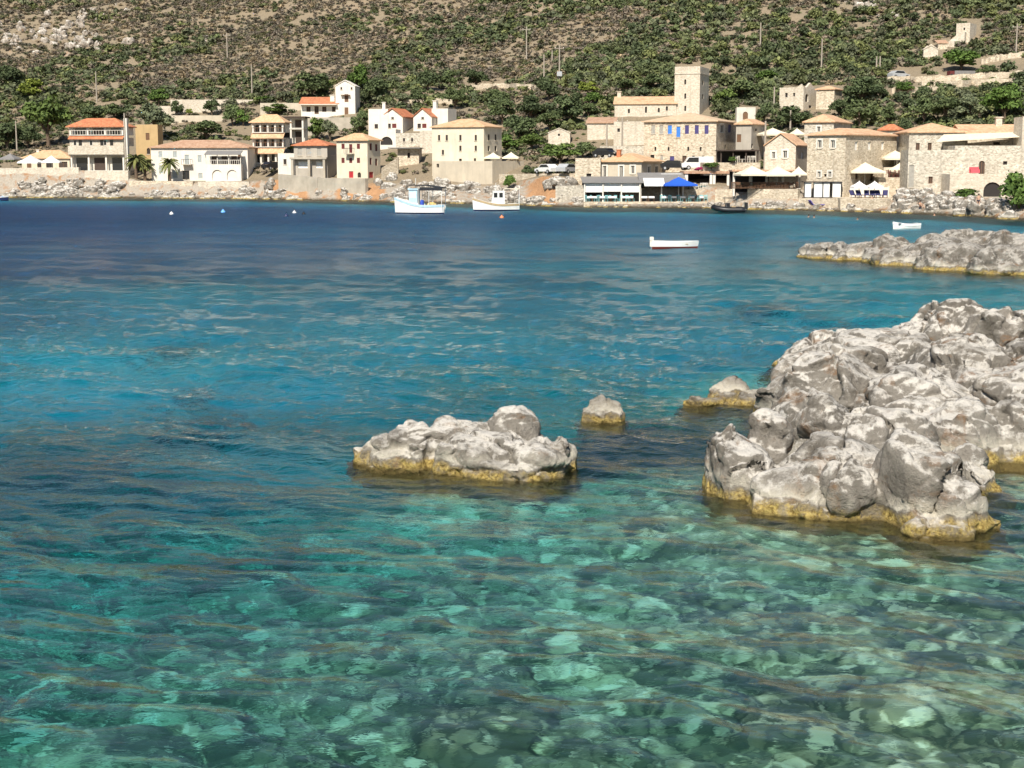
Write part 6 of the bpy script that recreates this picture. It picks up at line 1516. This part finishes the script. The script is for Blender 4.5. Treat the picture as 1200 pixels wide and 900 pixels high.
# share of green shrubs: denser to the right and low down near the houses
gshare = np.interp(sp, [0, 300, 560, 800, 1200], [.00, .02, .10, .36, .58]) + np.interp(spy, [0, 60, 100, 140], [-.05, 0, .22, .30]) + 0.9 * patch
def bare(px, py, rx, ry): return ((sp - px) / rx) ** 2 + ((spy - py) / ry) ** 2 < 1
hole = bare(70, 42, 52, 20) | bare(1120, 92, 85, 16) | bare(1060, 112, 40, 9) | bare(560, 108, 70, 7) | bare(215, 136, 60, 18) | bare(120, 122, 28, 6) | bare(480, 117, 40, 8) | bare(1150, 82, 60, 10) | bare(310, 150, 60, 26) | bare(600, 104, 20, 5) | bare(860, 88, 40, 4)
hole = hole & (rng.random(len(sp)) < .72) | ((bare(1125, 92, 80, 13) | bare(1065, 111, 36, 7) | bare(1170, 78, 40, 8)) & (rng.random(len(sp)) < .9))
hole |= (spy > 204) | (sd < 16)
hole |= (rng.random(len(sp)) < .30) & (bare(800, 175, 130, 60) | bare(990, 185, 140, 50) | bare(540, 185, 70, 45) | bare(400, 165, 100, 50) | bare(115, 175, 60, 36) | bare(230, 190, 90, 36))
hole |= ((fbm(P / 7.0 + 50, 3) < -.36) & (rng.random(len(sp)) < .8))
k = ~hole; sp, sd, Xs, Ys, Zs, spy, gshare = [a[k] for a in (sp, sd, Xs, Ys, Zs, spy, gshare)]
green = rng.random(len(sp)) < gshare
rad = np.where(green, rng.lognormal(.10, .36, len(sp)), rng.lognormal(-.30, .28, len(sp)))
rad = np.clip(rad, .4, 2.2) * .88 * np.where(spy > 140, .72, 1)
# keep clear of house fronts and of the houses themselves
for f0, f1, fe, fb in FACADES:
    pr = rad / Ys * F
    drop = (sp > f0 - .4 * pr) & (sp < f1 + .4 * pr) & (spy > fe + 3) & (spy - 0.3 * pr < fb + pr * .6)
    rad[drop] = 0
kk = rad > 0; sp, sd, Xs, Ys, Zs, spy, green, rad = [a[kk] for a in (sp, sd, Xs, Ys, Zs, spy, green, rad)]
# thin out crowding
order = np.argsort(-rad); cellmap = {}; ok = np.zeros(len(sp), bool)
for i in order:
    cx, cy_ = int(Xs[i] // 2), int(Ys[i] // 2); good = True
    for ax in (-1, 0, 1):
        for ay in (-1, 0, 1):
            for j in cellmap.get((cx + ax, cy_ + ay), ()):
                if (Xs[i]-Xs[j])**2 + (Ys[i]-Ys[j])**2 < (0.50 * (rad[i] + rad[j]))**2: good = False; break
            if not good: break
        if not good: break
    if good: ok[i] = True; cellmap.setdefault((cx, cy_), []).append(i)
sp, sd, Xs, Ys, Zs, spy, green, rad = [a[ok] for a in (sp, sd, Xs, Ys, Zs, spy, green, rad)]
size_px = rad / Ys * F
inframe = (sp > -10) & (sp < 1210) & (spy > 2)
cand = np.where(inframe & green)[0]; big = cand[np.argsort(-size_px[cand])][:292]
isbig = np.zeros(len(sp), bool); isbig[big] = True
print('shrubs', len(sp), 'green', int(green.sum()))
for i in big:
    o = bpy.data.objects.new('hillside_shrub', SHRUBS[rng.integers(len(SHRUBS))]); COL.objects.link(o)
    r_ = rad[i]; o.location = (Xs[i], Ys[i], Zs[i] - .15); o.rotation_euler = (0, 0, rng.uniform(0, 6.28)); o.scale = (r_, r_ * rng.uniform(.85, 1.15), r_ * rng.uniform(.75, 1.1))
    c = hsv(GREENS[rng.integers(len(GREENS))], rng.uniform(.75, 1.3)); o.color = (*c, 1)
    tag(o, 'leafy green shrub growing on the dry slope above the village', 'shrub', 'green shrubs scattered over the hillside')
def mass(name, label, sel, pal, nleaf, leaf):
    Vs, Ts, Cs = [], [], []; base = []
    for q in range(10):
        rg = np.random.default_rng(500 + q); V, Fq, tn = leaf_cloud(rg, rand_lumps(rg, 5, .5, .5, .15, .55), nleaf, leaf); base.append((V, tn))
    for i in np.where(sel)[0]:
        V, tn = base[rng.integers(10)]; a = rng.uniform(0, 6.28); c, s = math.cos(a), math.sin(a); r_ = rad[i]
        W = np.stack([(V[:,0]*c - V[:,1]*s) * r_, (V[:,0]*s + V[:,1]*c) * r_, V[:,2] * r_ * rng.uniform(.6, 1.0)], -1) + np.array([Xs[i], Ys[i], Zs[i] - .12])
        cc = hsv(pal[rng.integers(len(pal))], rng.uniform(.7, 1.35))
        Vs.append(W); Ts.append(tn); Cs.append(np.tile(np.array([*cc, 1.0]), (len(V), 1)))
    V = np.concatenate(Vs); me = np_mesh(name, V, np.arange(len(V)).reshape(-1, 4), False)
    set_attr(me, 'tint', np.concatenate(Ts))
    ca = me.attributes.new('bush_color', 'FLOAT_COLOR', 'POINT'); ca.data.foreach_set('color', np.concatenate(Cs).astype(np.float32).ravel())
    tag(link(name, me, SCRUB), label, 'scrub', kind='stuff')
mass('green_scrub', 'smaller green scrub spread over the far hillside', green & ~isbig, GREENS, 80, .22)
mass('dry_scrub', 'brown dry scrub covering the mountain slope', ~green, DRY + OLIVE, 60, .23)


# crags high on the slope
CRAG = rock_material('crag_rock', (.26, .22, .18), (.42, .37, .31), (.40, .22, .11), tide=False)
CRAGS = []
for me in SHROCK:
    m2 = me.copy(); m2.materials.clear(); m2.materials.append(CRAG); CRAGS.append(m2)
rg = np.random.default_rng(19)
for cx, cy_, rx, ry, n_, s0, s1 in ((75, 42, 50, 20, 46, 1.2, 3.2), (20, 46, 22, 10, 14, 1.2, 2.6), (250, 48, 12, 6, 5, 1, 1.8), (1005, 4, 16, 7, 9, 1.2, 2.6), (1050, 22, 22, 6, 7, .8, 1.6), (105, 15, 60, 10, 12, .9, 1.8)):
    for _ in range(n_):
        p = hit(cx + rx * rg.normal() * .55, max(1, cy_ + ry * rg.normal() * .55)); s_ = rg.uniform(s0, s1)
        o = bpy.data.objects.new('crag_rock', CRAGS[rg.integers(6)]); COL.objects.link(o); o.location = (p.x, p.y, p.z - .25 * s_); o.rotation_euler = (rg.uniform(-.3, .3), rg.uniform(-.3, .3), rg.uniform(0, 6.28)); o.scale = (s_ * .8, s_, s_ * rg.uniform(.8, 1.5))
        tag(o, 'bare grey and rusty crag sticking out of the upper slope', 'rock', 'crags on the upper slope')

# dry-stone terrace walls on the upper fields
for xs, ys, lab in (((1040, 1090, 1150, 1200), (97, 96, 93, 90), 'upper long dry-stone wall across the brown field with the trailer'), ((1080, 1130, 1200), (103, 102, 98), 'middle dry-stone wall across the brown field with the trailer'), ((1045, 1080, 1110), (110, 110, 109), 'lower left dry-stone wall below the trailer field'), ((1150, 1180, 1215), (76, 70, 66), 'dry-stone wall rising to the right of the hill fort'), ((545, 590, 640), (106, 104, 106), 'dry-stone wall by the path above the big cream house'), ((470, 500, 530), (124, 121, 123), 'dry-stone wall above the twin gabled white houses')):
    pts = []
    for t in np.linspace(0, len(xs) - 1, 24):
        pts.append(hit(float(np.interp(t, range(len(xs)), xs)), float(np.interp(t, range(len(xs)), ys))))
    c = pts[0]; m = MB(); hs = [.9 + .35 * random.random() for _ in pts]
    for i_, (p_, q_) in enumerate(zip(pts, pts[1:])):
        a_, b_ = p_ - c, q_ - c; m.prism([(a_.x, a_.y, a_.z - .8), (b_.x, b_.y, b_.z - .8), (b_.x, b_.y, b_.z + hs[i_ + 1]), (a_.x, a_.y, a_.z + hs[i_])], (0, .55, 0))
    o = m.build('terrace_wall', STONE); o.location = c; tag(o, lab, 'wall')
